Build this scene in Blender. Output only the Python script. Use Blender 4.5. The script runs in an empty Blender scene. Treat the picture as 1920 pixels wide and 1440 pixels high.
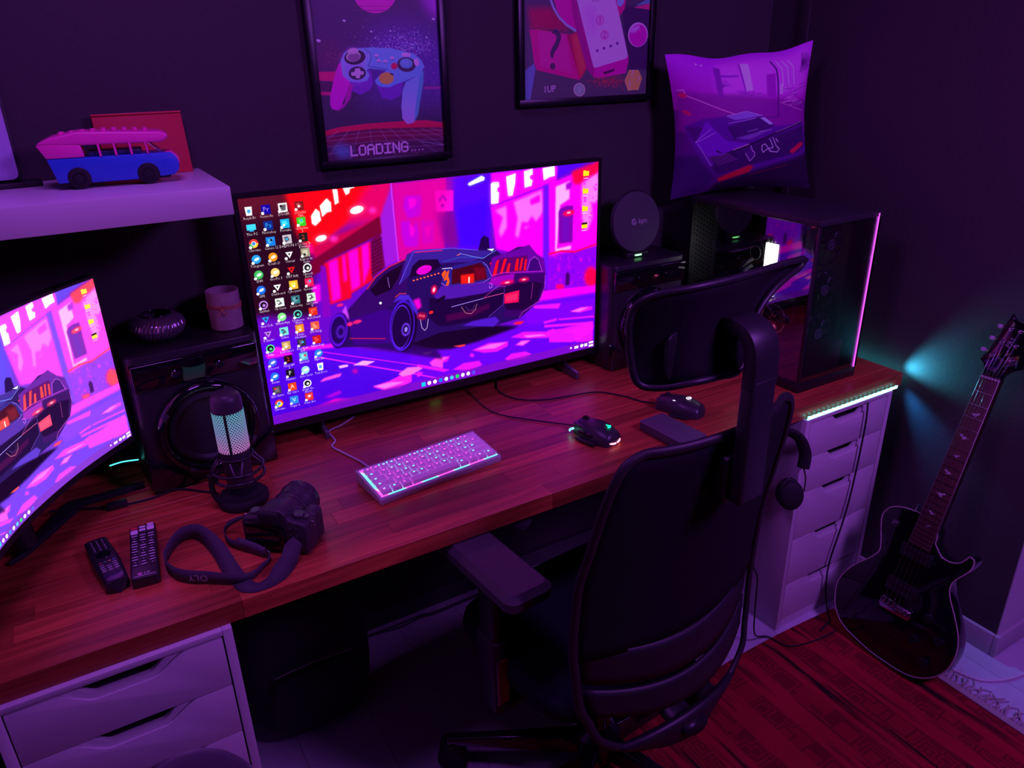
import bpy, bmesh, math, random
import numpy as np
from mathutils import Vector, Matrix
random.seed(7)
S = bpy.context.scene
COL = S.collection
PI = math.pi

# ------------------------------------------------------------------ camera, world, lights, exposure
cam_data = bpy.data.cameras.new('camera')
cam_data.sensor_width = 36.0
cam_data.lens = 26.522
cam_data.clip_start = 0.02
cam = bpy.data.objects.new('camera', cam_data)
COL.objects.link(cam)
RC = Matrix(((0.859247, 0.220366, -0.461664), (-0.511142, 0.333305, -0.792238), (-0.020707, 0.916704, 0.399029)))
cam.matrix_world = Matrix.Translation((0, 0, 1.594)) @ RC.to_4x4()
S.camera = cam

w = bpy.data.worlds.new('room_air')
S.world = w
w.use_nodes = True
w.node_tree.nodes['Background'].inputs[0].default_value = (0.45, 0.07, 1.0, 1)
w.node_tree.nodes['Background'].inputs[1].default_value = 0.010

S.view_settings.view_transform = 'Standard'
S.view_settings.look = 'None'
S.view_settings.exposure = 0.0
S.view_settings.gamma = 1.0
S.view_settings.use_curve_mapping = False
try:
    S.cycles.use_denoising = True
    S.cycles.max_bounces = 8
    S.cycles.sample_clamp_indirect = 4.0
    S.cycles.caustics_reflective = False
    S.cycles.caustics_refractive = False
except Exception:
    pass

def area(name, loc, target, size, power, color, shape='DISK', sy=None):
    d = bpy.data.lights.new(name, 'AREA')
    d.shape = shape
    d.size = size
    if sy: d.size_y = sy
    d.energy = power
    d.color = color
    o = bpy.data.objects.new(name, d)
    COL.objects.link(o)
    o.location = loc
    o.rotation_euler = (Vector(target) - Vector(loc)).to_track_quat('-Z', 'Y').to_euler()
    return o

def spot(name, loc, target, power, color, angle, blend=0.6, r=0.004):
    d = bpy.data.lights.new(name, 'SPOT')
    d.energy = power
    d.color = color
    d.spot_size = math.radians(angle)
    d.spot_blend = blend
    d.shadow_soft_size = r
    o = bpy.data.objects.new(name, d)
    COL.objects.link(o)
    o.location = loc
    o.rotation_euler = (Vector(target) - Vector(loc)).to_track_quat('-Z', 'Y').to_euler()
    return o

# unseen violet ceiling lamp inferred from the shadows, and an added second lamp
area('ceiling_lamp_light', (0.10, 0.98, 2.40), (0.3, 1.2, 0.0), 0.5, 9.0, (0.48, 0.085, 1.0))
area('added_fill_light', (1.55, -0.40, 2.20), (1.4, 0.9, 0.5), 0.5, 26.0, (0.47, 0.10, 1.0))  # added violet fill, unseen, placed to brighten drawer fronts and side wall
# the last diodes of the strip round the corner of the worktop, raking along the side wall
spot('strip_end_light_upper', (1.972, 1.190, 0.728), (1.9998, 0.55, 1.00), 11.0, (0.05, 0.50, 0.78), 78, 1.0, .012)
spot('strip_end_light_lower', (1.972, 1.180, 0.712), (1.9998, 0.80, 0.28), 8.0, (0.02, 0.30, 1.0), 44, 1.0, .012)

# ------------------------------------------------------------------ materials
def srgb(r, g, b):
    f = lambda c: (c / 255 / 12.92) if c / 255 <= 0.04045 else ((c / 255 + 0.055) / 1.055) ** 2.4
    return (f(r), f(g), f(b), 1)

MATS = {}
def mat(name, col, rough=0.5, metal=0.0, spec=0.5, noise=0.12, scale=40.0, bump=0.0, emit=None, es=0.0, coat=0.0, per_obj=0.0, sheen=0.0):
    if name in MATS: return MATS[name]
    m = bpy.data.materials.new(name)
    m.use_nodes = True
    nt = m.node_tree
    b = nt.nodes['Principled BSDF']
    c = tuple(col[:3]) + (1,)
    tc = nt.nodes.new('ShaderNodeTexCoord')
    nz = nt.nodes.new('ShaderNodeTexNoise')
    nz.inputs['Scale'].default_value = scale
    nz.inputs['Detail'].default_value = 3
    nt.links.new(tc.outputs['Object'], nz.inputs['Vector'])
    mx = nt.nodes.new('ShaderNodeMix')
    mx.data_type = 'RGBA'
    mx.inputs[6].default_value = tuple(v * (1 - noise) for v in c[:3]) + (1,)
    mx.inputs[7].default_value = tuple(min(1, v * (1 + noise)) for v in c[:3]) + (1,)
    nt.links.new(nz.outputs['Fac'], mx.inputs[0])
    out = mx.outputs[2]
    if per_obj:
        oi = nt.nodes.new('ShaderNodeObjectInfo')
        hs = nt.nodes.new('ShaderNodeHueSaturation')
        mr = nt.nodes.new('ShaderNodeMapRange')
        mr.inputs[3].default_value = 1 - per_obj
        mr.inputs[4].default_value = 1 + per_obj
        nt.links.new(oi.outputs['Random'], mr.inputs[0])
        nt.links.new(mr.outputs[0], hs.inputs['Value'])
        nt.links.new(out, hs.inputs['Color'])
        out = hs.outputs[0]
    nt.links.new(out, b.inputs['Base Color'])
    b.inputs['Roughness'].default_value = rough
    b.inputs['Metallic'].default_value = metal
    b.inputs['Specular IOR Level'].default_value = spec
    b.inputs['Coat Weight'].default_value = coat
    b.inputs['Sheen Weight'].default_value = sheen
    if bump:
        bp = nt.nodes.new('ShaderNodeBump')
        bp.inputs['Strength'].default_value = bump
        bp.inputs['Distance'].default_value = 0.002
        nt.links.new(nz.outputs['Fac'], bp.inputs['Height'])
        nt.links.new(bp.outputs[0], b.inputs['Normal'])
    if emit:
        b.inputs['Emission Color'].default_value = tuple(emit[:3]) + (1,)
        b.inputs['Emission Strength'].default_value = es
    MATS[name] = m
    return m

def emat(name, col, s):
    return mat(name, (0.02, 0.02, 0.02), 0.4, emit=col, es=s)

def img_mat(name, img, emission=0.0, rough=0.5, spec=0.5, coat=0.0, sat=1.0):
    m = bpy.data.materials.new(name)
    m.use_nodes = True
    nt = m.node_tree
    b = nt.nodes['Principled BSDF']
    t = nt.nodes.new('ShaderNodeTexImage')
    t.image = img
    t.extension = 'EXTEND'
    uv = nt.nodes.new('ShaderNodeUVMap')
    nt.links.new(uv.outputs[0], t.inputs[0])
    b.inputs['Roughness'].default_value = rough
    b.inputs['Specular IOR Level'].default_value = spec
    b.inputs['Coat Weight'].default_value = coat
    if emission:
        b.inputs['Base Color'].default_value = (0.01, 0.01, 0.01, 1)
        hs = nt.nodes.new('ShaderNodeHueSaturation')
        hs.inputs['Saturation'].default_value = sat
        nt.links.new(t.outputs[0], hs.inputs['Color'])
        nt.links.new(hs.outputs[0], b.inputs['Emission Color'])
        b.inputs['Emission Strength'].default_value = emission
    else:
        nt.links.new(t.outputs[0], b.inputs['Base Color'])
    return m

# ------------------------------------------------------------------ mesh builder
class MB:
    def __init__(s):
        s.bm = bmesh.new()
        s.uv = None
    def add(s, verts, faces, M=None):
        vs = [s.bm.verts.new((M @ Vector(v)) if M else v) for v in verts]
        out = []
        for f in faces:
            try: out.append(s.bm.faces.new([vs[i] for i in f]))
            except ValueError: pass
        return out
    def box(s, x0, x1, y0, y1, z0, z1, M=None):
        v = [(x0,y0,z0),(x1,y0,z0),(x1,y1,z0),(x0,y1,z0),(x0,y0,z1),(x1,y0,z1),(x1,y1,z1),(x0,y1,z1)]
        s.add(v, [(0,3,2,1),(4,5,6,7),(0,1,5,4),(1,2,6,5),(2,3,7,6),(3,0,4,7)], M)
        return s
    def prism(s, pts, a, b, axis='z', M=None):
        n = len(pts)
        def P(p, h):
            return {'z': (p[0], p[1], h), 'y': (p[0], h, p[1]), 'x': (h, p[0], p[1])}[axis]
        v = [P(p, a) for p in pts] + [P(p, b) for p in pts]
        f = [tuple(range(n)), tuple(range(2*n-1, n-1, -1))] + [(i, i+n, (i+1) % n + n, (i+1) % n) for i in range(n)]
        s.add(v, f, M)
        return s
    def lathe(s, prof, n=24, M=None, closed=False):
        v = []; f = []
        m = len(prof)
        for (r, z) in prof:
            for k in range(n):
                a = 2*PI*k/n
                v.append((r*math.cos(a), r*math.sin(a), z))
        for i in range(m - (0 if closed else 1)):
            j = (i+1) % m
            for k in range(n):
                f.append((i*n+k, i*n+(k+1) % n, j*n+(k+1) % n, j*n+k))
        if not closed:
            if prof[0][0] > 1e-6: f.append(tuple(range(n-1, -1, -1)))
            if prof[-1][0] > 1e-6: f.append(tuple((m-1)*n+k for k in range(n)))
        s.add(v, f, M)
        return s
    def cyl(s, p0, p1, r, r2=None, n=12):
        p0 = Vector(p0); p1 = Vector(p1)
        d = p1 - p0
        M = Matrix.Translation(p0) @ d.to_track_quat('Z', 'Y').to_matrix().to_4x4()
        return s.lathe([(r, 0), (r if r2 is None else r2, d.length)], n, M)
    def tube(s, path, r, n=8, closed=False, flat=None):
        P = [Vector(p) for p in path]
        m = len(P)
        rings = []
        up = Vector((0, 0, 1))
        prev = None
        for i in range(m):
            a = P[(i-1) % m] if (i > 0 or closed) else P[i]
            b = P[(i+1) % m] if (i < m-1 or closed) else P[i]
            t = (b - a).normalized()
            if prev is None:
                u = t.cross(up)
                if u.length < 1e-3: u = t.cross(Vector((1, 0, 0)))
            else:
                u = prev - t * prev.dot(t)
            u.normalize()
            prev = u
            v = t.cross(u)
            rr = r[i] if isinstance(r, (list, tuple)) else r
            rv = rr * (flat or 1)
            rings.append([s.bm.verts.new(P[i] + u*rr*math.cos(2*PI*k/n) + v*rv*math.sin(2*PI*k/n)) for k in range(n)])
        for i in range(m if closed else m-1):
            A = rings[i]; B = rings[(i+1) % m]
            for k in range(n):
                s.bm.faces.new((A[k], A[(k+1) % n], B[(k+1) % n], B[k]))
        if not closed:
            s.bm.faces.new(rings[0][::-1]); s.bm.faces.new(rings[-1])
        return s
    def torus(s, c, axis, R, r, n=32, k=8):
        M = Matrix.Translation(c) @ Vector(axis).to_track_quat('Z', 'Y').to_matrix().to_4x4()
        return s.lathe([(R + r*math.cos(2*PI*i/k), r*math.sin(2*PI*i/k)) for i in range(k)], n, M, closed=True)
    def grid(s, fn, nu, nv, uv=False, closed_u=False, flip=False):
        V = [[s.bm.verts.new(fn(i/nu, j/nv)) for i in range(nu + (0 if closed_u else 1))] for j in range(nv+1)]
        if uv and s.uv is None: s.uv = s.bm.loops.layers.uv.new('UVMap')
        for j in range(nv):
            for i in range(nu):
                i2 = (i+1) % nu if closed_u else i+1
                q = (V[j][i], V[j][i2], V[j+1][i2], V[j+1][i])
                c = ((i, j), (i+1, j), (i+1, j+1), (i, j+1))
                if flip: q = q[::-1]; c = c[::-1]
                fc = s.bm.faces.new(q)
                if uv:
                    for lp, (a, b) in zip(fc.loops, c): lp[s.uv].uv = (a/nu, b/nv)
        return s
    def ball(s, c, r, n=16, m=10):
        r = r if isinstance(r, (tuple, list)) else (r, r, r)
        M = Matrix.Translation(c) @ Matrix.Diagonal((r[0], r[1], r[2], 1))
        return s.lathe([(math.sin(PI*i/m) if 0 < i < m else 0.0008, -math.cos(PI*i/m)) for i in range(m+1)], n, M)
    def build(s, name, m, parent=None, bevel=0.0, seg=2, smooth=40, loc=None, rot=None, solid=0.0, subd=0, recalc=True, kind=None, label=None):
        bm = s.bm
        if recalc: bmesh.ops.recalc_face_normals(bm, faces=bm.faces[:])
        if bevel:
            es = [e for e in bm.edges if len(e.link_faces) == 2 and e.calc_face_angle(0) > math.radians(35)]
            bmesh.ops.bevel(bm, geom=es, offset=bevel, segments=seg, profile=0.5, affect='EDGES', clamp_overlap=True)
        me = bpy.data.meshes.new(name)
        bm.to_mesh(me); bm.free()
        if m is not None: me.materials.append(m)
        if smooth:
            me.polygons.foreach_set('use_smooth', [True]*len(me.polygons))
            me.set_sharp_from_angle(angle=math.radians(smooth))
        o = bpy.data.objects.new(name, me)
        COL.objects.link(o)
        if parent is not None: o.parent = parent
        if loc: o.location = loc
        if rot: o.rotation_euler = rot
        if solid:
            md = o.modifiers.new('thickness', 'SOLIDIFY'); md.thickness = solid; md.offset = 0
        if subd:
            md = o.modifiers.new('smooth', 'SUBSURF'); md.levels = subd; md.render_levels = subd
        if kind: o['kind'] = kind
        if label: o['label'] = label
        return o

def box(name, m, parent, x0, x1, y0, y1, z0, z1, bevel=0.0, seg=2, **k):
    return MB().box(x0, x1, y0, y1, z0, z1).build(name, m, parent, bevel, seg, **k)

def tag(o, label, cat, group=None):
    o['label'] = label; o['category'] = cat
    if group: o['group'] = group
    return o

def thing(name, label, cat, loc=(0, 0, 0), rz=0.0, group=None, rot=None):
    o = bpy.data.objects.new(name, None)
    o.empty_display_size = 0.05
    COL.objects.link(o)
    o.location = loc
    o.rotation_euler = rot if rot else (0, 0, rz)
    return tag(o, label, cat, group)

def struct(o):
    o['kind'] = 'structure'
    return o

def copy_tree(o, parent=None):
    c = o.copy(); COL.objects.link(c)
    if parent is not None: c.parent = parent
    for ch in list(o.children): copy_tree(ch, c)
    return c

def spline(pts, n=8, closed=False):
    P = [Vector(p) for p in pts]
    out = []
    m = len(P)
    for i in range(m if closed else m-1):
        g = lambda k: P[k % m] if closed else P[max(0, min(m-1, k))]
        a, b, c, d = g(i-1), g(i), g(i+1), g(i+2)
        for k in range(n):
            t = k/n
            out.append(0.5*((2*b) + (c-a)*t + (2*a-5*b+4*c-d)*t*t + (3*b-a-3*c+d)*t**3))
    if not closed: out.append(P[-1])
    return out

def rrect(w, h, r, n=5, cx=0, cy=0):
    out = []
    for (sx, sy, a0) in ((1, 1, 0), (-1, 1, PI/2), (-1, -1, PI), (1, -1, 1.5*PI)):
        for k in range(n+1):
            a = a0 + PI/2*k/n
            out.append((cx + sx*(w/2-r) + r*math.cos(a), cy + sy*(h/2-r) + r*math.sin(a)))
    return out

def text_mesh(txt, size, res=2):
    cu = bpy.data.curves.new('lettering', 'FONT')
    cu.body = txt; cu.size = size; cu.resolution_u = res
    cu.align_x = 'CENTER'; cu.align_y = 'CENTER'
    o = bpy.data.objects.new('lettering', cu)
    COL.objects.link(o)
    dg = bpy.context.evaluated_depsgraph_get()
    me = bpy.data.meshes.new_from_object(o.evaluated_get(dg))
    bpy.data.objects.remove(o)
    bpy.data.curves.remove(cu)
    return me

def text(name, txt, size, m, parent, M):
    """flat lettering; M places the text's own plane (x along the line, y up, z off the surface)"""
    me = text_mesh(txt, size)
    me.transform(M)
    me.materials.clear(); me.materials.append(m)
    o = bpy.data.objects.new(name, me)
    COL.objects.link(o)
    if parent is not None: o.parent = parent
    return o

def frame(o, x, y):
    """matrix from origin, x axis and y axis"""
    x = Vector(x).normalized(); y = Vector(y); y = (y - x*y.dot(x)).normalized(); z = x.cross(y)
    return Matrix(((x.x, y.x, z.x, o[0]), (x.y, y.y, z.y, o[1]), (x.z, y.z, z.z, o[2]), (0, 0, 0, 1)))
# ------------------------------------------------------------------ flat pictures (screens, posters, cushion print) painted as polygons
def homog(src, dst):
    A = []
    for (x, y), (u, v) in zip(src, dst):
        A.append([x, y, 1, 0, 0, 0, -u*x, -u*y]); A.append([0, 0, 0, x, y, 1, -v*x, -v*y])
    h = np.linalg.solve(np.array(A, float), np.array([c for d in dst for c in d], float))
    return np.append(h, 1).reshape(3, 3)

class Canvas:
    def __init__(s, w, h, base, src=None, dst=None):
        s.w, s.h = w, h
        s.a = np.ones((h, w, 3), np.float32) * (np.array(base, np.float32)/255)
        s.H = homog(src, dst) if src else None
        s.o = (0, 0, 1)
    def org(s, ox, oy, sc):
        s.o = (ox, oy, sc)
    def pts(s, p):
        if isinstance(p, str):
            p = [tuple(float(c) for c in q.split(',')) for q in p.split()]
        if s.H is None:
            return np.array(p, float) * (s.w, s.h)
        ox, oy, sc = s.o
        q = np.array([(ox + x/sc, oy + y/sc, 1) for x, y in p]) @ s.H.T
        return q[:, :2]/q[:, 2:] * (s.w, s.h)
    def fill(s, P, col, blur=0.0, al=1.0, col2=None, d=(0, 1)):
        pad = int(blur*3) + 2
        x0 = max(0, int(P[:, 0].min()) - pad); x1 = min(s.w, int(P[:, 0].max()) + pad + 1)
        y0 = max(0, int(P[:, 1].min()) - pad); y1 = min(s.h, int(P[:, 1].max()) + pad + 1)
        if x1 <= x0 or y1 <= y0: return s
        sub = 2 if (x1-x0)*(y1-y0) < 40000 and blur < 1 else 1
        W, H = (x1-x0)*sub, (y1-y0)*sub
        X = x0 + (np.arange(W) + 0.5)/sub
        Y = y0 + (np.arange(H) + 0.5)/sub
        m = np.zeros((H, W), bool)
        n = len(P)
        for i in range(n):
            (ax, ay), (bx, by) = P[i], P[(i+1) % n]
            if ay == by: continue
            rows = np.nonzero((Y >= min(ay, by)) & (Y < max(ay, by)))[0]
            if len(rows) == 0: continue
            xc = ax + (Y[rows]-ay)*(bx-ax)/(by-ay)
            m[rows] ^= X[None, :] >= xc[:, None]
        m = m.astype(np.float32)
        if sub == 2: m = m.reshape(H//2, 2, W//2, 2).mean((1, 3))
        if blur >= 0.7:
            k = max(1, int(round(blur)))
            for _ in range(2):
                for ax in (0, 1):
                    c = np.cumsum(np.pad(m, [(k+1, k) if q == ax else (0, 0) for q in (0, 1)], mode='edge'), axis=ax)
                    m = (np.take(c, range(2*k+1, c.shape[ax]), ax) - np.take(c, range(0, c.shape[ax]-2*k-1), ax))/(2*k+1)
        m = (m*al)[:, :, None]
        c = np.array(col, np.float32)/255
        if col2 is not None:
            c2 = np.array(col2, np.float32)/255
            gx, gy = np.meshgrid(np.linspace(0, 1, x1-x0), np.linspace(0, 1, y1-y0))
            t = np.clip(gx*d[0] + gy*d[1], 0, 1)[:, :, None]
            c = c*(1-t) + c2*t
        s.a[y0:y1, x0:x1] = s.a[y0:y1, x0:x1]*(1-m) + c*m
        return s
    def p(s, p, col, blur=0.0, al=1.0, col2=None, d=(0, 1)):
        return s.fill(s.pts(p), col, blur, al, col2, d)
    def ln(s, p, wd, col, blur=0.0, al=1.0):
        P = s.pts(p)
        for i in range(len(P)-1):
            a, b = P[i], P[i+1]
            t = b - a; L = np.hypot(*t) + 1e-6
            n = np.array([-t[1], t[0]])/L*wd/2; t = t/L*wd*0.2
            s.fill(np.array([a+n-t, b+n+t, b-n+t, a-n-t]), col, blur, al)
        return s
    def el(s, cx, cy, rx, ry, col, rot=0, blur=0.0, al=1.0, hole=0.0, col2=None, d=(0, 1)):
        q = [(cx + rx*math.cos(a)*math.cos(rot) - ry*math.sin(a)*math.sin(rot), cy + rx*math.cos(a)*math.sin(rot) + ry*math.sin(a)*math.cos(rot)) for a in [2*PI*k/28 for k in range(29)]]
        if hole:
            q += [(cx + (x-cx)*hole, cy + (y-cy)*hole) for x, y in q[::-1]]
        return s.p(q, col, blur, al, col2, d)
    def txt(s, t, M, col, res=1):
        """M maps text coordinates to this canvas's 0..1 coordinates"""
        me = text_mesh(t, 1.0, res)
        for f in me.polygons:
            v = [me.vertices[i].co for i in f.vertices]
            s.fill(np.array([(M @ Vector((c.x, c.y, 0)))[:2] for c in v]) * (s.w, s.h), col)
        bpy.data.meshes.remove(me)
    def dots(s, n, box_, cols, r=(0.5, 1.4), seed=1, al=0.9, gauss=False):
        rg = random.Random(seed)
        x0, y0, x1, y1 = box_
        for _ in range(n):
            if gauss:
                x = rg.gauss((x0+x1)/2, (x1-x0)/4); y = rg.gauss((y0+y1)/2, (y1-y0)/4)
            else:
                x = rg.uniform(x0, x1); y = rg.uniform(y0, y1)
            P = s.pts([(x, y)])[0]; q = rg.uniform(*r)
            s.fill(np.array([P+(-q, -q), P+(q, -q), P+(q, q), P+(-q, q)]), rg.choice(cols), 0, al*rg.uniform(0.4, 1))
    def image(s, name, light=None, lo=0.004):
        a = np.clip(s.a, 0, 1)
        if light is not None:      # seen colour / colour of the lamp = colour of the ink
            lin = np.where(a <= 0.04045, a/12.92, ((a+0.055)/1.055)**2.4)
            lin = np.clip(lin/np.array(light, np.float32), lo, 0.9)
            a = np.where(lin <= 0.0031308, lin*12.92, 1.055*lin**(1/2.4)-0.055)
        im = bpy.data.images.new(name, s.w, s.h)
        px = np.ones((s.h, s.w, 4), np.float32)
        px[:, :, :3] = a[::-1]
        im.pixels.foreach_set(px.ravel())
        im.update()
        im.pack()
        return im

UNIT = [(0, 0), (1, 0), (1, 1), (0, 1)]

def paint_screen():
    c = Canvas(1440, 810, (100, 5, 190), [(443, 374), (1119, 300), (1116, 656), (517, 795)], UNIT)
    A = lambda: c.org(420, 280, 4.8)
    B = lambda: c.org(420, 560, 4.8)
    C = lambda: c.org(780, 280, 4.8)
    D = lambda: c.org(780, 480, 4.8)
    A()
    c.p("80,430 600,380 680,760 780,960 800,1500 260,1500", (38, 4, 22), 14)
    c.p("80,430 560,380 600,560 160,640", (90, 14, 34), 26)
    c.p("520,380 1300,300 1360,430 1120,640 920,800 770,930 640,760", (255, 2, 6), 10)
    c.p("1240,330 1480,300 1540,900 1300,660 1060,700", (214, 0, 96), 14)
    c.p("760,900 1000,760 1340,620 1360,700 800,1000", (196, 0, 70), 8)
    c.p("1370,620 1475,305 1545,1010 1420,1070", (150, 20, 205), 4)
    c.p("1480,305 1960,250 1960,940 1548,1010", (205, 0, 150), 4)
    c.ln("1465,305 1545,1020", 5, (196, 50, 240), 1.2)
    for q in ("1590,420 1740,410 1750,470 1740,600 1620,620 1580,520", "1560,650 1640,640 1660,720 1700,640 1730,760 1720,880 1600,880 1570,780", "1740,640 1860,640 1850,840 1760,860"):
        c.p(q, (176, 0, 224), 4, 0.8)
    for q in ("1640,660 1690,720 1670,800 1640,760", "1770,700 1840,690 1800,800", "1620,440 1700,440 1690,500 1640,540"):
        c.p(q, (255, 0, 205), 4, 0.7)
    c.p("760,1010 1370,600 1390,760 900,1010 860,1100 780,1140", (112, 0, 42), 3)
    c.p("880,1030 1290,830 1320,1180 1130,1300 1130,1340 940,1400", (225, 0, 40), 3)
    for q in ("1090,930 1180,890 1210,1230 1130,1280", "920,1020 1000,980 1040,1340 960,1380", "1210,870 1275,840 1290,1060 1235,1230", "1040,960 1070,950 1090,1180 1060,1200"):
        c.p(q, (255, 0, 205), 4)
    c.p("1295,820 1375,740 1425,1060 1310,1160", (104, 0, 66), 2)
    for k in range(9):
        c.ln([(1305, 850+34*k), (1395, 800+34*k)], 3, (50, 0, 40), 1)
    c.p("850,1040 900,1060 950,1500 880,1520", (126, 0, 180), 3)
    c.p("780,1230 850,1210 860,1360 800,1390", (250, 0, 220), 4)
    c.p("730,860 780,840 790,940 740,930", (240, 0, 120), 5)
    for q in ("760,600 800,535 835,560 850,640 800,690 770,670", "835,510 895,440 935,480 940,560 900,570 860,610", "945,360 990,360 1003,480 970,500", "1035,345 1105,335 1095,395 1065,412"):
        c.p(q, (255, 60, 60), 6, 0.9)
        c.p(q, (255, 255, 255), 1.2)
    c.p("1060,350 1140,330 1140,345 1080,360", (255, 255, 255), 1)
    for (x, y, rx, ry) in ((1165, 545, 62, 34), (853, 802, 50, 28)):
        c.el(x, y, rx*1.4, ry*1.5, (255, 60, 110), -0.3, 6, 0.8)
        c.el(x, y, rx, ry, (255, 255, 255), -0.3, 1)
    for (x, y) in ((1305, 550), (965, 806)):
        c.el(x, y, 34, 26, (255, 40, 190), 0, 6)
    C()
    c.p("290,255 650,205 1500,100 1480,140 660,520 640,890 420,910 350,900 310,560", (78, 0, 232), 6)
    c.p("330,540 620,430 600,870 360,880", (62, 0, 250), 8)
    c.p("130,560 300,545 360,880 240,880 160,640", (120, 0, 140), 12)
    c.p("130,370 300,365 302,552 150,560", (255, 8, 214), 3)
    c.p("165,450 205,400 245,450 235,475 205,430 180,480", (126, 0, 190), 1.5)
    c.el(205, 505, 18, 18, (140, 0, 190))
    c.p("640,500 1160,310 1640,110 1640,1000 1140,1000 700,900", (255, 0, 238), 5)
    c.p("640,210 1250,140 1240,290 1000,370 650,500", (250, 0, 235), 5)
    c.p("0,300 300,250 140,900 0,900", (214, 0, 150), 20, 0.6)
    c.p("435,300 552,232 582,246 580,272 450,324 432,315", (90, 160, 255), 6, 0.7)
    c.p("435,300 552,232 582,246 580,272 450,324 432,315", (235, 255, 250), 1)
    c.ln("650,515 1130,330", 5, (130, 0, 255), 2)
    for q in ("850,470 1110,360 1125,560 1060,650 1020,600 980,660 930,650 900,800 870,780 890,620", "680,550 785,505 795,700 740,795 720,740 755,610", "950,700 1000,690 960,720"):
        c.p(q, (252, 120, 250), 5, 0.85)
    c.p("1000,450 1090,400 1095,470 1010,500", (255, 0, 220), 4)
    c.p("1120,320 1172,300 1195,1260 1130,1260", (104, 10, 250), 5)
    c.p("1235,330 1365,275 1365,440 1280,500 1255,900 1385,870 1385,905 1240,930", (255, 160, 250), 3)
    c.p("1330,300 1390,280 1380,350 1330,360", (160, 0, 200), 4)
    c.p("1265,560 1285,525 1330,505 1400,500 1400,840 1272,855", (118, 0, 165), 3)
    c.p("1300,560 1360,540 1360,820 1310,830", (96, 10, 180), 6, 0.6)
    c.el(1358, 572, 56, 26, (255, 0, 86), -0.25, 3)
    c.el(1360, 568, 20, 8, (255, 190, 230), -0.25, 1)
    c.p("1475,300 1625,190 1625,470 1570,480 1580,620 1530,740 1500,690 1480,600", (252, 130, 242), 6, 0.9)
    c.dots(40, (1470, 300, 1620, 700), [(205, 20, 230), (255, 0, 215)], (2, 7), 4, 0.6)
    c.p("1380,190 1640,90 1620,200 1500,262 1450,310 1400,300", (235, 0, 66), 6)
    c.p("1180,970 1640,870 1640,1240 1170,1285", (138, 0, 226), 5)
    c.dots(60, (1200, 960, 1600, 1240), [(100, 0, 230), (205, 0, 230), (250, 0, 220)], (3, 9), 9, 0.5)
    c.ln("1180,950 1300,920 1420,930 1640,850", 6, (255, 0, 60), 2)
    c.el(1575, 1160, 60, 90, (255, 0, 70), 0, 8)
    c.el(1290, 1250, 40, 24, (255, 0, 100), 0, 5)
    c.p("1340,1140 1360,1110 1378,1140 1376,1230 1340,1240", (60, 0, 100), 1.5)
    c.p("1120,1290 1640,1235 1640,1340 1090,1410", (255, 0, 232), 3)
    for q in ("640,305 662,290 712,288 718,330 698,345 700,372 716,385 712,480 690,486 645,490", "778,240 866,208 862,300 840,412 800,418 790,340", "942,190 1020,165 1022,215 992,235 1000,262 1022,270 1012,322 950,340", "1112,160 1222,140 1226,230 1180,240 1125,272"):
        c.p(q, (255, 120, 255), 9, 0.8)
        c.p(q, (228, 255, 246), 0.8)
    # road
    B()
    c.p("260,430 560,330 760,350 960,400 1300,470 1960,500 1960,800 460,1140", (84, 0, 222), 6)
    c.p("430,640 1000,560 1900,780 480,1120", (70, 0, 214), 12)
    D()
    c.p("-60,830 500,700 900,620 1100,420 1700,330 1700,860 -60,1240", (100, 0, 226), 6)
    c.p("930,480 1620,400 1620,560 1000,640", (120, 0, 230), 6)
    for q in ("1380,520 1480,480 1590,470 1590,500 1480,530", "1270,585 1610,555 1610,575 1290,598", "1140,610 1260,580 1270,600 1150,630", "840,750 960,700 1180,700 1240,670 1240,700 1180,760 960,762", "1180,690 1330,670 1600,610 1600,700 1420,800 1200,800", "1340,705 1560,640 1610,645 1600,690 1420,715", "490,865 640,800 820,788 820,830 720,880 600,890", "880,825 940,780 1035,775 960,830", "790,950 850,900 980,880 1040,905 980,945 830,965", "105,975 160,925 300,915 270,965 180,990", "320,1040 420,980 560,960 590,1000 470,1050", "0,985 300,1040 240,1060 0,1010", "0,1050 60,1060 20,1100 0,1100", "1040,460 1300,440 1280,490 1060,490", "30,880 130,868 130,890 80,905", "480,890 515,900 510,930 470,920", "1150,640 1600,610 1600,640 1150,665", "1430,720 1600,700 1600,800 1440,800"):
        c.p(q, (255, 0, 225) if len(q) > 62 else (240, 20, 235), 2.2, 0.85)
    for q in ("520,860 660,810 810,795 700,850", "900,815 950,785 1020,780 950,825", "960,735 1120,725 1180,735 1000,755", "1390,518 1490,485 1560,480 1470,522", "130,965 180,935 280,922 230,955", "40,885 125,872 80,898"):
        c.p(q, (255, 130, 225), 1.5, 0.75)
    c.p("1120,1300 1640,1235 1640,1330 1080,1410", (255, 0, 232), 4) if False else None
    B()
    for q in ("690,440 860,420 965,405 985,440 720,465", "375,500 600,480 625,500 400,535", "380,470 480,430 600,460 480,490"):
        c.p(q, (255, 20, 225), 3)
    c.ln("820,520 1200,595 1560,660 1960,740", 5, (235, 30, 235), 1.2)
    c.ln("880,480 1300,545 1600,590 1960,650", 3.6, (225, 20, 225), 1.2)
    c.p("1150,605 1240,563 1352,570 1275,606", (255, 160, 225), 1)
    c.p("1025,607 1104,594 1112,614 1036,632", (255, 170, 235), 1)
    c.p("860,752 900,715 1000,685 1056,672 1040,705 930,735", (255, 70, 215), 1.5)
    c.p("1770,500 1850,486 1860,498 1800,515", (255, 190, 240), 0.8)
    c.p("1330,800 1480,750 1580,700 1680,690 1680,760 1560,820 1440,836", (255, 30, 225), 2.5)
    c.p("1560,690 1640,630 1740,625 1780,640 1690,690 1600,712", (255, 110, 215), 1.5)
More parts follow.
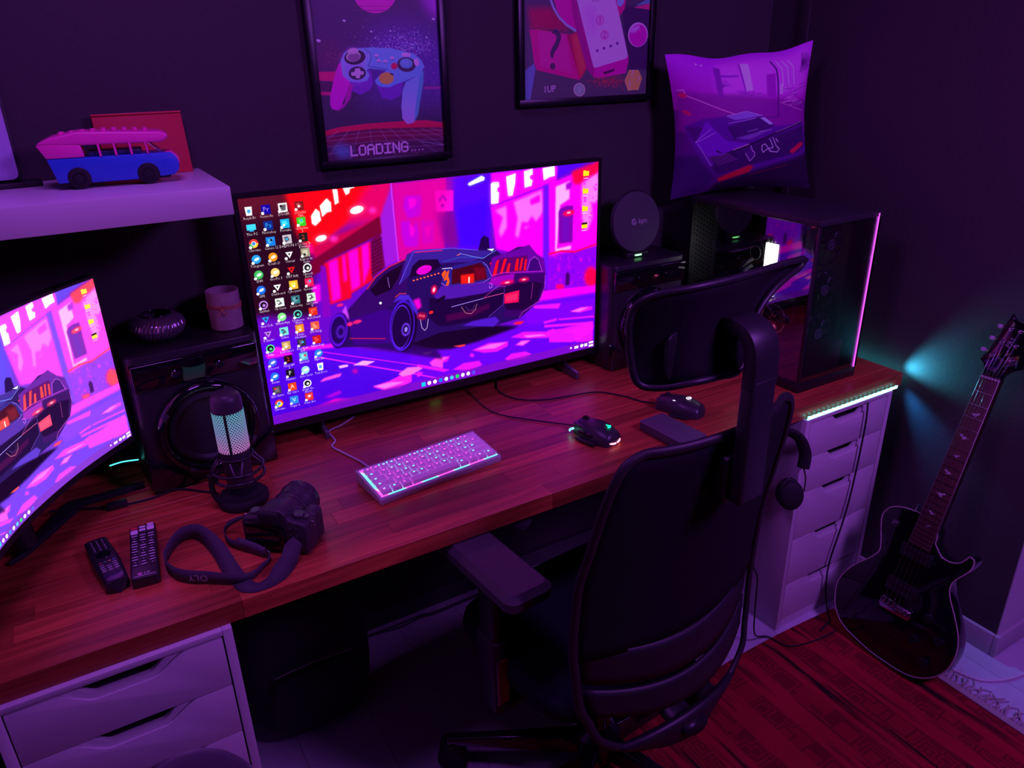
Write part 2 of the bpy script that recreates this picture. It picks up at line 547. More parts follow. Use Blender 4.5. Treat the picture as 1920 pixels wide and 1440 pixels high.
    c.p("1340,795 1500,760 1620,760 1440,820", (255, 150, 235), 2, 0.7)
    c.p("820,980 1000,900 1180,905 1000,945", (220, 0, 200), 4)
    c.p("900,890 1040,830 1060,850 960,890", (190, 0, 210), 4)
    c.p("1840,590 1920,545 1960,545 1960,640 1860,620", (255, 60, 220), 2)
    c.p("1150,640 1200,640 1190,680 1150,670", (200, 0, 160), 5)
    # the car
    D()
    c.p("-300,700 60,640 700,640 920,650 560,780 300,850 0,862 -260,800", (16, 0, 34), 5)
    B()
    c.p("1000,400 1500,380 1900,470 1960,560 1500,480", (40, 0, 90), 5, 0.9)
    body = [(640, 592), (660, 570), (682, 545), (697, 522), (722, 502), (753, 487), (770, 470), (820, 467), (892, 469), (896, 452), (905, 450), (912, 466), (924, 469), (938, 480), (966, 464), (988, 463), (1000, 474), (1015, 502), (1021, 522), (1013, 560), (1009, 566), (990, 585), (972, 600), (930, 612), (884, 618), (822, 626), (786, 640), (745, 655), (690, 650), (640, 652), (622, 640), (618, 610)]
    c.org(0, 0, 1)
    c.p(body, (34, 6, 86), 0.8)
    c.p([(640, 592), (682, 545), (722, 505), (760, 488), (758, 560), (720, 580), (650, 600)], (46, 4, 92), 2)
    c.p([(650, 600), (720, 580), (745, 590), (740, 645), (660, 648)], (54, 0, 124), 3)
    c.p([(690, 545), (715, 516), (750, 496), (742, 522), (728, 545), (700, 556)], (22, 0, 32), 1)
    c.ln([(684, 543), (700, 520), (724, 501), (752, 488), (764, 484)], 3.2, (255, 30, 40), 0.8)
    c.ln([(726, 540), (722, 521)], 1.6, (190, 120, 255))
    c.p([(757, 478), (772, 470), (840, 466), (892, 470), (925, 472), (880, 492), (826, 494), (800, 498), (768, 512), (745, 534)], (52, 24, 140), 0.8)
    c.p([(768, 500), (780, 488), (815, 487), (822, 500), (802, 512), (762, 522)], (24, 0, 44), 0.8)
    c.ln([(744, 534), (770, 472), (842, 466), (892, 470)], 3, (96, 60, 220), 0.6)
    c.ln([(772, 474), (824, 470)], 3, (255, 20, 110), 1)
    c.el(790, 507, 15, 8, (228, 0, 205), -0.35, 1)
    c.ln([(776, 509), (803, 503)], 1.2, (110, 0, 120)); c.ln([(778, 513), (804, 508)], 1, (110, 0, 120))
    for k in range(8):
        c.el(771 + 6.6*k, 527 - 1.9*k, 2.1, 1.5, (255, 92, 66), 0, 0.6)
    c.ln([(826, 492), (858, 483), (905, 484)], 3.6, (40, 60, 170), 0.6)
    c.ln([(856, 476), (900, 486), (925, 470)], 2, (120, 140, 235), 0.5)
    c.ln([(851, 480), (858, 477)], 2.4, (255, 110, 80), 0.5)
    c.p([(892, 470), (896, 448), (902, 442), (911, 446), (913, 468)], (26, 0, 70), 1)
    c.p([(908, 468), (922, 467), (918, 472)], (235, 240, 255), 0.5)
    D()
    c.p("600,250 640,140 660,20 900,-60 1000,-100 1060,-20 1140,30 1160,180 880,170 640,230", (96, 0, 150), 2)
    c.p("660,190 720,30 990,0 975,150 700,190", (84, 0, 96), 1)
    for q in ("668,190 702,55 728,35 702,182", "735,170 772,35 798,28 758,166", "790,160 812,75 832,70 818,155", "868,140 885,35 907,28 900,140", "912,140 930,25 948,22 928,140", "952,140 966,35 982,35 972,140", "640,70 656,60 652,90"):
        c.p(q, (255, 10, 24), 0.7)
    c.p("990,150 1010,50 1050,15 1100,30 1120,150", (58, 0, 110), 0.8)
    c.ln("985,140 1010,45 1050,12 1090,40 1118,140", 1.8, (225, 80, 255), 0.5)
    c.ln("600,200 760,160 1130,145", 2.6, (220, 30, 230), 0.7)
    c.p("620,210 880,165 870,240 610,310", (150, 0, 175), 2)
    c.p("870,170 1150,160 1150,300 1100,420 930,560 780,560 800,420 700,330 610,320 860,240", (52, 0, 92), 1.5)
    c.p("700,330 900,250 1050,240 1130,260 1080,420 960,500 800,500 780,440", (28, 0, 52), 2)
    c.p("780,352 915,320 912,428 780,442", (255, 8, 84), 0.8)
    c.p("795,372 900,345 900,405 795,425", (255, 60, 110), 1.5, 0.5)
    for (x, y, rx) in ((805, 248, 44), (957, 222, 34)):
        c.el(x, y, rx*1.5, 20, (255, 0, 70), -0.15, 4, 0.8)
        c.el(x, y, rx*.55, 8, (255, 170, 190), -0.15, 0.8)
    c.p("225,115 290,105 320,90 560,40 620,90 660,190 650,240 300,300 205,270", (40, 24, 130), 1)
    c.p("300,130 560,65 600,110 620,215 300,262", (66, 0, 18), 1)
    c.p("380,180 500,165 505,250 385,262", (255, 22, 10), 3)
    c.p("500,110 600,110 610,210 520,230", (120, 0, 30), 5, 0.8)
    c.p("450,195 462,193 462,250 450,252", (255, 230, 225), 0.8)
    for q in ("205,170 235,130 250,150 225,215", "225,230 255,150 275,130 262,220", "245,270 272,190 280,240 265,285"):
        c.p(q, (255, 80, 20), 0.6)
    c.ln("210,120 295,112 300,125", 2.4, (235, 220, 255), 0.5)
    c.ln("205,250 265,292 590,245 650,205", 1.8, (210, 90, 255), 0.5)
    c.ln("580,60 620,95 660,190", 1.6, (180, 120, 255), 0.5)
    c.p("200,280 600,245 740,290 590,350 300,400 190,420 140,370", (74, 18, 160), 2)
    c.p("100,380 200,400 330,390 600,345 780,300 770,450 640,560 280,640 180,640 100,560", (24, 0, 54), 2.5)
    c.p("250,540 480,500 640,440 650,480 480,560 260,600", (64, 0, 66), 3)
    c.p("170,400 240,360 245,385 180,430", (14, 0, 26), 0.8)
    c.ln("300,468 590,392", 2.4, (170, 140, 255), 0.5)
    c.ln("590,390 770,345", 2, (255, 90, 160), 0.5)
    c.ln("600,380 720,280 790,285", 1.6, (200, 60, 190), 0.5)
    c.ln("390,470 430,525 480,532 520,490 530,440", 1.5, (230, 150, 160), 0.4)
    c.ln("430,470 460,500 500,490 510,450", 1.1, (120, 80, 160), 0.4)
    c.ln("640,255 665,260 665,290 645,300 640,275", 1.6, (240, 120, 255), 0.4)
    c.ln("1150,180 1150,290 1100,420 950,520 920,570", 1.8, (225, 60, 240), 0.6)
    c.ln("780,300 770,450 640,560", 1.5, (130, 60, 220), 0.6)
    c.ln("1040,250 1025,400", 1.3, (225, 60, 200), 0.5)
    c.el(140, 310, 26, 42, (255, 0, 60), 0.2, 4)
    c.el(140, 310, 12, 24, (255, 190, 215), 0.2, 1)
    c.p("700,560 740,600 690,650 400,640 500,600", (74, 20, 190), 2)
    c.p("860,630 900,605 970,605 930,635", (255, 20, 70), 1.5)
    c.p("320,825 430,808 430,825 380,836", (230, 50, 60), 1)
    # wheels
    B()
    c.el(1600, 250, 122, 240, (20, 0, 44), 0.05, 1)
    c.el(1588, 250, 112, 232, (70, 16, 210), 0.05, 1, 1, 0.90)
    for k in range(26):
        a = -1.3 + k*0.1
        c.ln([(1588+104*math.cos(a), 250+226*math.sin(a)), (1588+118*math.cos(a), 250+246*math.sin(a))], 1.6, (16, 0, 50))
    c.el(1578, 260, 86, 200, (96, 30, 235), 0.05, 0.8, 1, 0.93)
    c.el(1580, 262, 80, 184, (24, 0, 60), 0.05, 0.8)
    c.el(1620, 285, 38, 60, (110, 50, 235), 0.1, 1.5, 1, 0.7)
    c.el(1622, 285, 14, 24, (150, 120, 255), 0.1, 1)
    c.el(1025, 290, 88, 160, (30, 0, 80), 0.05, 1.2)
    c.el(1020, 285, 80, 150, (86, 10, 210), 0.05, 1.5, 1, 0.82)
    c.el(1040, 300, 40, 60, (80, 20, 190), 0.1, 3, 1, 0.6)
    c.p("1500,40 1560,-30 1640,-30 1700,60 1740,180 1690,120 1640,20 1560,20", (70, 30, 200), 2)
    c.p("1680,20 1740,0 1760,80 1720,110", (230, 0, 200), 4)
    c.ln("1520,-5 1560,-40 1620,-40", 2.6, (255, 60, 60), 1)
    c.ln("1120,362 1440,366", 2.6, (255, 30, 60), 1)
    c.p("1080,150 1050,120 1080,60 1110,160 1110,200", (190, 60, 235), 2)
    for (x, y, rx, ry) in ((1120, 232, 26, 18), (1185, 212, 40, 16), (1030, 60, 30, 12)):
        c.el(x, y, rx, ry, (255, 30, 110), -0.25, 2.5)
    for k in range(3):
        c.el(1745+18*k, 160+3*k, 6, 12, (255, 190, 190), 0, 0.8)
    c.el(1762, 165, 46, 36, (255, 0, 40), 0, 3, 0.5)
    c.ln("1750,195 1765,270 1790,296 1812,270 1820,190", 2, (220, 190, 240), 0.5)
    c.el(1390, 44, 12, 12, (225, 230, 255), 0, 0.6)
    c.el(1845, 132, 20, 14, (255, 30, 40), -0.4, 1)
    c.org(0, 0, 1)
    # task bar
    c.H, keep = None, c.H
    c.p([(0, 0.957), (1, 0.957), (1, 1), (0, 1)], (120, 12, 180), 0, 0.75)
    bar = [(0, 190, 230), (235, 235, 245), (250, 240, 245), (0, 120, 235), (220, 240, 230), (60, 190, 240), (20, 215, 90), (240, 240, 250), (245, 235, 240), (80, 70, 240)]
    for k, col in enumerate(bar):
        x = 0.415 + 0.0175*k
        if k == 0: c.p([(x-.006, .968), (x+.006, .968), (x+.006, .99), (x-.006, .99)], col)
        else: c.el(x, .979, .0058, .0105, col)
    c.el(.8*0+.912, .975, .004, .006, (240, 200, 240))
    c.p([(.925, .97), (.94, .97), (.94, .985), (.925, .985)], (250, 220, 245))
    c.el(.953, .976, .006, .01, (255, 255, 255)); c.p([(.962, .968), (.974, .968), (.974, .985), (.962, .985)], (250, 225, 245))
    for y, t in ((.969, '22:47'), (.987, '4-2-2023')):
        c.p([(.979, y-.006), (.997, y-.006), (.997, y+.006), (.979, y+.006)], (250, 232, 246))
    # desktop icons
    W, K = (245, 245, 250), (14, 14, 18)
    rows = [
        [('Recycle Bin', 'bin'), ('Premiere Pro', 'Pr', (8, 2, 150)), ('DOOM', 'box', (225, 225, 225)), ('Call of Duty Black Ops', 'box', (130, 20, 20))],
        [('This PC', 'pc'), ('Photoshop', 'Ps', (6, 40, 130)), ('Fortnite', 'box', (20, 170, 225)), ('Call of Duty Warzone 2', 'box', (50, 190, 40))],
        [('Chrome', 'chrome'), ('Cubase 12', 'box', (20, 120, 215)), ('DAEMON 3', 'box', (190, 180, 190)), ('Tom Clancy The Division', '2', (30, 24, 20))],
        [('Telegram', 'disc', (30, 150, 225)), ('FL Studio 20', 'disc', (235, 140, 20)), ('Unreal', 'tri', W), ('Rainbow Six Siege', 'box', (150, 145, 120))],
        [('IDM', 'disc', (60, 180, 90)), ('GeoPic 3', 'disc', (232, 200, 110)), ('DIRT Rally', 'tri', (225, 20, 20)), ('Ubisoft Store', 'ring', W)],
        [('GFE', 'disc', (20, 100, 225)), ('Dashboard', 'tri', W), ('Cyberpunk', 'box', (235, 180, 40)), ('Apex Legends', 'box', (225, 20, 80))],
        [('GitHub', 'ring', (200, 130, 245)), ('File Cleaner', 'box', (220, 240, 225)), ('Dark Looting', 'box', (50, 110, 120)), ('Grand Theft Auto V', 'box', (190, 225, 190))],
        [('Visual Code', 'tri', (30, 150, 235)), ('WhatsApp', 'disc', (120, 225, 130)), ('Universe Wars', 'ring', (90, 205, 195)), ('Red Dead', 'box', (210, 40, 20))],
        [('V Studio', 'tri', (190, 120, 240)), ('Cities', 'box', (120, 215, 210)), ('Forza Horizon', 'box', (240, 130, 30)), ('GTA Trilogy', 'box', (225, 90, 60))],
        [('Edge', 'ring', (80, 220, 160)), ('Road Game 3', 'box', (190, 150, 90)), ('Resident Evil', 'box', (50, 36, 66)), ('Watch Dogs', 'box', (190, 20, 24))],
        [('Discord', 'disc', (60, 80, 235)), ('Dying Light 2', '2', (30, 6, 20)), ('Battlefield', 'box', (90, 170, 195)), ('Flight Sim', 'disc', (30, 120, 225))],
        [('Steam', 'disc', (30, 110, 225)), ('Phasmo', 'P', (16, 10, 22)), ('Game Center', 'disc', (150, 215, 220)), ('Text Docs', 'bin')],
        [('Epic Games', 'box', (60, 50, 70)), ('Far Cry 6', 'A', (232, 60, 16)), ('Dont Go Alone', 'ring', W)],
        [('Chrome', 'chrome'), ('Vegas 6', 'V', (40, 130, 220)), ('Voice Rec', 'box', (220, 40, 50))],
    ]
    tw = 0.0052
    for j, row in enumerate(rows):
        v = 0.052 + j*0.0655
        for i, ic in enumerate(row):
            u = 0.0205 + i*0.0385
            lab, k = ic[0], ic[1]
            col = ic[2] if len(ic) > 2 else W
            rx, ry = 0.0105, 0.0187
            if k == 'bin':
                c.p([(u-.008, v-.018), (u+.008, v-.018), (u+.0065, v+.017), (u-.0065, v+.017)], W); c.el(u, v, .004, .008, (70, 160, 225))
            elif k == 'pc':
                c.p([(u-rx, v-.013), (u+rx, v-.013), (u+rx, v+.01), (u-rx, v+.01)], (60, 205, 250)); c.p([(u-.004, v+.01), (u+.004, v+.01), (u+.006, v+.016), (u-.006, v+.016)], (40, 170, 230))
            elif k == 'chrome':
                c.el(u, v, rx, ry, (225, 50, 40)); c.p([(u-rx, v), (u, v), (u-.003, v+ry), (u-.009, v+.012)], (50, 170, 80)); c.p([(u, v), (u+rx, v), (u+.006, v+.015), (u-.003, v+ry)], (250, 205, 40)); c.el(u, v, .0055, .0098, W); c.el(u, v, .004, .0072, (60, 130, 240))
            elif k == 'disc':
                c.el(u, v, rx, ry, col); c.el(u+.001, v, .005, .008, W, 0.6, 0, 0.85)
            elif k == 'ring':
                c.el(u, v, rx, ry, K); c.el(u, v, rx, ry, col, 0, 0, 1, 0.72); c.el(u+.001, v+.002, .0035, .006, col)
            elif k == 'tri':
                c.p([(u-.009, v-.012), (u+.009, v-.012), (u, v+.015)], col); c.p([(u-.003, v-.006), (u+.003, v-.006), (u, v+.004)], K)
            else:
                c.p([(u-rx, v-ry), (u+rx, v-ry), (u+rx, v+ry), (u-rx, v+ry)], col)
                if len(k) <= 2:
                    hi = {'Pr': (200, 150, 255), 'Ps': (60, 180, 255), '2': (250, 60, 30)}.get(k, W)
                    c.txt(k, Matrix(((.0155, 0, 0, u), (0, -.0276, 0, v), (0, 0, 1, 0), (0, 0, 0, 1))), hi)
                else:
                    rg = random.Random(j*7+i)
                    c.p([(u-.007, v-.01), (u+rg.uniform(-.002, .008), v-.012), (u+.006, v+rg.uniform(-.004, .012)), (u-.004, v+.012)], [min(255, q+60) for q in col] if sum(col) < 500 else (60, 50, 60), 0, .8)
                    c.el(u+rg.uniform(-.004, .004), v+rg.uniform(-.008, .008), .003, .005, rg.choice([W, (30, 20, 30), (225, 50, 40), (40, 180, 225)]))
            if k != 'bin' and k != 'pc': c.el(u-.0085, v+.0145, .0036, .0062, W)
            words_ = lab.split(' ')
            lines = [lab] if len(lab) < 13 else [' '.join(words_[:-1]), words_[-1]]
            for q, t in enumerate(lines):
                sx = min(tw*1.55, 0.033/(max(len(t), 1)*0.5))
                c.txt(t, Matrix(((sx, 0, 0, u), (0, -.0155, 0, v+.0275+.0115*q), (0, 0, 1, 0), (0, 0, 0, 1))), (255, 255, 255))
    for k in range(4):
        u, v = 0.957 - 0.001*k, 0.05 + 0.088*k
        c.p([(u-.009, v-.014), (u-.002, v-.014), (u, v-.010), (u+.011, v-.010), (u+.011, v+.014), (u-.009, v+.014)], (250, 215, 20))
        if k == 3: c.p([(u-.009, v-.016), (u+.011, v-.016), (u+.011, v-.006), (u-.009, v-.006)], (30, 20, 20))
        c.p([(u-.008, v+.022), (u+.008, v+.022), (u+.008, v+.027), (u-.008, v+.027)], (250, 210, 250), 0, .8)
    c.H = keep
    return c
def paint_loading_poster():
    c = Canvas(600, 800, (34, 8, 62), [(581, 0), (818, 0), (829, 283), (611, 301)], [(0, .16), (1, .155), (1, 1), (0, 1)])
    c.org(540, 0, 4.5)
    c.p("150,-300 1350,-300 1350,700 150,700", (34, 5, 58), 0, 1, (40, 6, 84))
    c.p("700,200 1100,150 1300,300 1300,900 600,900", (58, 10, 150), 60, .6)
    c.p("1080,-80 1260,-80 1260,160 1180,120", (120, 10, 180), 26, .8)
    c.p("230,330 460,300 470,620 240,640", (70, 4, 60), 40, .5)
    c.dots(1100, (560, 230, 1180, 560), [(150, 40, 220), (110, 30, 240), (200, 90, 240), (90, 10, 200)], (.6, 1.7), 3, .7, True)
    c.dots(500, (760, 250, 1260, 520), [(150, 120, 250), (110, 90, 250), (170, 60, 240)], (.6, 2.2), 5, .8, True)
    c.dots(250, (260, 380, 560, 620), [(170, 10, 110), (200, 40, 160)], (.6, 1.4), 6, .6, True)
    c.dots(300, (1120, 560, 1270, 960), [(150, 20, 170), (120, 20, 200)], (.6, 1.5), 8, .6)
    c.dots(200, (480, 720, 960, 950), [(190, 40, 140), (120, 30, 180)], (.6, 1.3), 9, .5, True)
    for (x, y, r) in ((475, 178, 10), (260, 347, 14), (860, 262, 7), (1162, 315, 7), (1222, 160, 10), (700, 268, 8)):
        c.el(x, y, r*1.3, r*.7, (190, 150, 250), .3, .8)
    c.el(735, -68, 183, 183, (214, 0, 140))
    for y, h in ((52, 4), (88, 5)): c.p([(540, y), (930, y), (930, y+h), (540, y+h)], (60, 4, 70))
    c.p("240,612 480,605 480,690 240,680", (176, 0, 90), 2)
    c.p("240,690 460,700 460,770 240,765", (46, 4, 60), 2)
    c.p("240,772 400,780 400,806 240,800", (150, 0, 96), 3)
    c.p("1130,735 1300,728 1300,745 1130,750", (110, 10, 120), 3)
    c.p("280,1110 420,1070 640,1042 950,1020 1140,1012 1320,1035 1320,1380 280,1400", (44, 4, 60))
    c.p("280,1110 420,1070 640,1042 950,1020 1140,1012 1320,1035 1320,1075 1100,1075 700,1085 430,1115 300,1150", (176, 0, 64), 0, 1, (120, 0, 60))
    c.p("300,1150 700,1085 1320,1070 1320,1150 300,1220", (90, 0, 50), 14, .7)
    for y0, y1 in ((1155, 1095), (1190, 1130), (1240, 1170), (1300, 1220)):
        c.ln([(290, y0), (700, (y0+y1)/2-14), (1320, y1)], 1.6, (116, 36, 150), .8)
    for k in range(11):
        x = 420 + 85*k
        c.ln([(x, 1095-(k*2)), (300 + (x-640)*2.6 + 330, 1380)], 1.6, (116, 40, 160), .8)
    c.el(450, 1270, 80, 60, (56, 40, 170), .3, 14, .7)
    c.ln([(1100, 1190), (1290, 1220)], 1.6, (120, 60, 200))
    # generic two-handled game pad
    c.p("520,690 690,590 710,700 680,760 600,800 520,760", (76, 8, 150), 2)
    c.p("740,720 900,660 960,680 940,800 860,845 780,820", (72, 8, 150), 2)
    c.p("500,680 540,720 520,830 470,900 420,935 380,925 470,870", (116, 0, 130), 1)
    c.p("455,520 500,590 520,680 505,720 470,830 440,900 400,925 365,920 348,880 352,800 375,700 400,600 425,540", (186, 0, 150), 0, 1, (160, 0, 160))
    c.p("985,690 1060,650 1130,600 1128,690 1100,830 1080,960 1040,1035 990,1045 950,1000 942,900 955,760", (66, 60, 214), 1, 1, (112, 44, 200))
    c.p("1100,640 1140,600 1120,760 1085,960 1050,1040 1060,900", (40, 50, 150), 1.5, .8)
    c.p("440,520 470,450 520,415 600,410 700,402 860,408 960,430 1050,455 1110,500 1140,560 1110,620 1030,660 960,690 900,710 850,735 780,735 735,710 725,680 760,640 830,590 680,575 660,590 680,640 660,680 600,695 520,690 460,640", (72, 92, 205), .8, 1, (60, 50, 215), (0, 1))
    c.p("440,520 470,450 520,415 620,412 690,470 640,560 670,640 600,695 520,690 470,640", (108, 30, 190), 12, .75)
    c.p("690,500 680,575 830,590 870,560 850,470 720,440", (66, 76, 220), 6, .7)
    c.ln("640,415 690,450 695,490 670,560 830,585", 2.5, (38, 16, 100))
    c.el(560, 485, 88, 62, (24, 4, 44), -.15)
    c.el(548, 478, 62, 44, (120, 50, 150), -.15); c.el(552, 484, 50, 34, (86, 28, 116), -.15); c.el(545, 432, 46, 26, (130, 60, 165), -.1)
    c.el(578, 618, 72, 56, (30, 6, 60), -.1)
    c.p("560,580 600,575 606,600 634,605 630,630 604,632 600,660 568,662 564,640 530,640 526,612 556,606", (130, 80, 170))
    c.el(990, 545, 78, 62, (34, 6, 64), .1); c.el(988, 535, 54, 42, (56, 106, 170), .1); c.el(980, 525, 34, 24, (70, 130, 190), .1)
    c.el(988, 462, 40, 18, (190, 90, 220), .05); c.el(1075, 525, 22, 32, (176, 80, 220), -.2)
    c.el(888, 558, 28, 28, (176, 0, 70)); c.el(820, 660, 62, 50, (232, 92, 52), -.05); c.p("850,612 880,625 880,640 850,625", (30, 6, 60))
    for (x, y) in ((740, 470), (870, 490), (758, 512), (812, 518)): c.el(x, y, 18, 13, (150, 100, 205)); c.el(x, y+13, 14, 5, (52, 30, 130))
    # LOADING....
    G = {'L': ("10000 10000 10000 10000 10000 10000 11111"), 'O': ("01110 10001 10001 10001 10001 10001 01110"), 'A': ("01110 10001 10001 11111 10001 10001 10001"), 'D': ("11110 10001 10001 10001 10001 10001 11110"), 'I': ("11111 00100 00100 00100 00100 00100 11111"), 'N': ("10001 11001 10101 10101 10011 10001 10001"), 'G': ("01110 10001 10000 10111 10001 10001 01110")}
    for dx, dy, col in ((-4, 3, (96, 10, 130)), (0, 0, (214, 118, 226))):
        for k, ch in enumerate('LOADING'):
            x0 = 510 + 70.5*k + dx; y0 = 1226 - 5.6*k + dy
            for r, row in enumerate(G[ch].split()):
                for q, bit in enumerate(row):
                    if bit == '1':
                        x = x0 + 12.2*q + r*.6; y = y0 + 12.6*r - q*.9
                        c.p([(x, y), (x+12.8, y-.9), (x+13.4, y+12.5), (x+.6, y+13.4)], col)
        for k in range(4):
            x = 1022 + 30*k + dx; y = 1262 - 3.4*k + dy
            c.p([(x, y), (x+9, y), (x+9, y+10), (x, y+10)], col)
    return c

def paint_remote_poster():
    c = Canvas(800, 600, (40, 8, 66), [(981, 0), (1217, 0), (1210, 170), (980.5, 186)], [(0, .227), (1, .218), (1, 1), (0, 1)])
    c.org(940, 0, 6)
    c.p("200,-200 1700,-200 1700,1120 200,1140", (46, 12, 76), 0, 1, (54, 20, 84))
    c.p("240,690 370,690 880,880 940,800 1620,820 1620,1130 240,1130", (52, 16, 78), 4)
    c.p("1350,60 1680,60 1660,760 1420,760", (40, 4, 72), 8)
    c.p("1480,75 1660,30 1660,100", (190, 10, 110)); c.p("1500,60 1660,-30 1660,30", (60, 40, 150))
    c.p("310,90 560,80 780,340 330,330", (110, 0, 66), 14); c.dots(600, (300, 60, 820, 360), [(190, 20, 90), (150, 10, 80), (90, 0, 70)], (.6, 2), 11, .6)
    c.p("550,-60 580,-60 640,130 720,250 850,320 850,-60", (196, 0, 130), 1)
    c.ln("560,-20 600,90 660,190 740,270 845,335", 9, (96, 60, 200)); c.ln("545,-20 590,100 650,200 735,285 845,352", 2, (150, 90, 220))
    c.p("1270,-20 1400,-20 1385,90 1330,170", (160, 0, 110), 1); c.el(1340, 0, 40, 70, (90, 50, 190), .2)
    c.p("240,800 370,700 385,760 320,1120 240,1130", (66, 34, 150), 2)
    # a plain crate with a question mark
    c.p("325,330 790,380 880,880 400,775", (196, 0, 110), 1); c.p("410,330 730,380 800,810 440,735", (228, 4, 122), 2)
    c.p("325,330 405,330 440,735 800,808 880,880 400,775 370,700", (150, 0, 110), 1)
    c.p("740,385 850,350 960,760 880,880", (112, 0, 70), 1); c.p("800,400 860,360 950,720 890,860", (216, 20, 70), 10, .7)
    c.txt('?', Matrix(((.36, .03, 0, .235), (.06, -.46, 0, .625), (0, 0, 1, 0), (0, 0, 0, 1))), (44, 8, 74), 3)
    # long white wand controller
    c.p("800,-40 850,20 1050,745 1430,600 1425,680 1390,800 1100,850 1040,850 990,780 830,140", (150, 0, 130), 1)
    c.p("780,-60 850,20 1050,745 1040,850 960,760 800,150", (110, 0, 110), 2)
    c.p("840,-60 1270,-60 1330,180 1422,600 1400,640 1060,748 1035,730 900,180", (150, 52, 192), .8)
    c.p("900,60 1060,60 1120,330 980,400", (176, 30, 180), 24, .5)
    c.p("1050,745 1420,630 1400,790 1090,860", (160, 0, 136), 1); c.p("1140,790 1280,745 1270,775 1160,818", (52, 0, 70), 1)
    for (x, y, t) in ((1112, 218, '1'), (1160, 380, '2')):
        c.el(x, y, 46, 54, (176, 20, 150), .1, 0, 1, .8); c.el(x, y, 36, 44, (172, 40, 176), .1)
        q = c.pts([(x, y)])[0]/(c.w, c.h)
        c.txt(t, Matrix(((.055, 0, 0, q[0]), (0, -.075, 0, q[1]), (0, 0, 1, 0), (0, 0, 0, 1))), (120, 0, 120), 2)
    for (x, y) in ((1080, 552), (1155, 525), (1230, 500), (1303, 470)): c.el(x, y, 15, 17, (76, 10, 130))
    for x in (1030, 1060, 1090): c.el(x, 8, 7, 7, (96, 20, 140))
    c.dots(700, (980, 820, 1420, 960), [(210, 20, 50), (170, 0, 60), (120, 0, 60)], (.7, 2.4), 12, .8, True)
    # bubbles, die
    c.el(1532, 372, 110, 136, (150, 70, 205), .1); c.el(1534, 380, 98, 124, (206, 0, 150), .1); c.el(1500, 310, 60, 30, (110, 60, 210), -.5, 6, .7)
    c.ln("1500,430 1530,320 1560,430", 4, (170, 0, 140), 2)
    c.p("1385,880 1435,760 1540,760 1580,850 1540,980 1420,990", (206, 110, 90)); c.p("1395,880 1440,770 1535,772 1515,860 1500,980 1425,978", (190, 60, 80)); c.p("1535,772 1572,850 1535,970 1500,975 1515,860", (170, 70, 70))
    for (x, y, a) in ((1470, 805, .1), (1440, 930, -.1), (1540, 870, .4)):
        q = c.pts([(x, y)])[0]/(c.w, c.h)
        c.txt('?', Matrix(((.07, a*.02, 0, q[0]), (0, -.085, 0, q[1]), (0, 0, 1, 0), (0, 0, 0, 1))), (250, 190, 220), 2)
    c.el(877, 988, 66, 76, (130, 150, 150)); c.el(877, 988, 54, 64, (86, 106, 130)); c.p("860,950 895,950 895,1030 860,1030", (106, 110, 150), 5)
    q = c.pts([(540, 990)])[0]/(c.w, c.h)
    c.txt('1UP', Matrix(((.056, 0, 0, q[0]), (-.004, -.075, 0, q[1]), (0, 0, 1, 0), (0, 0, 0, 1))), (226, 178, 250), 2)
    return c

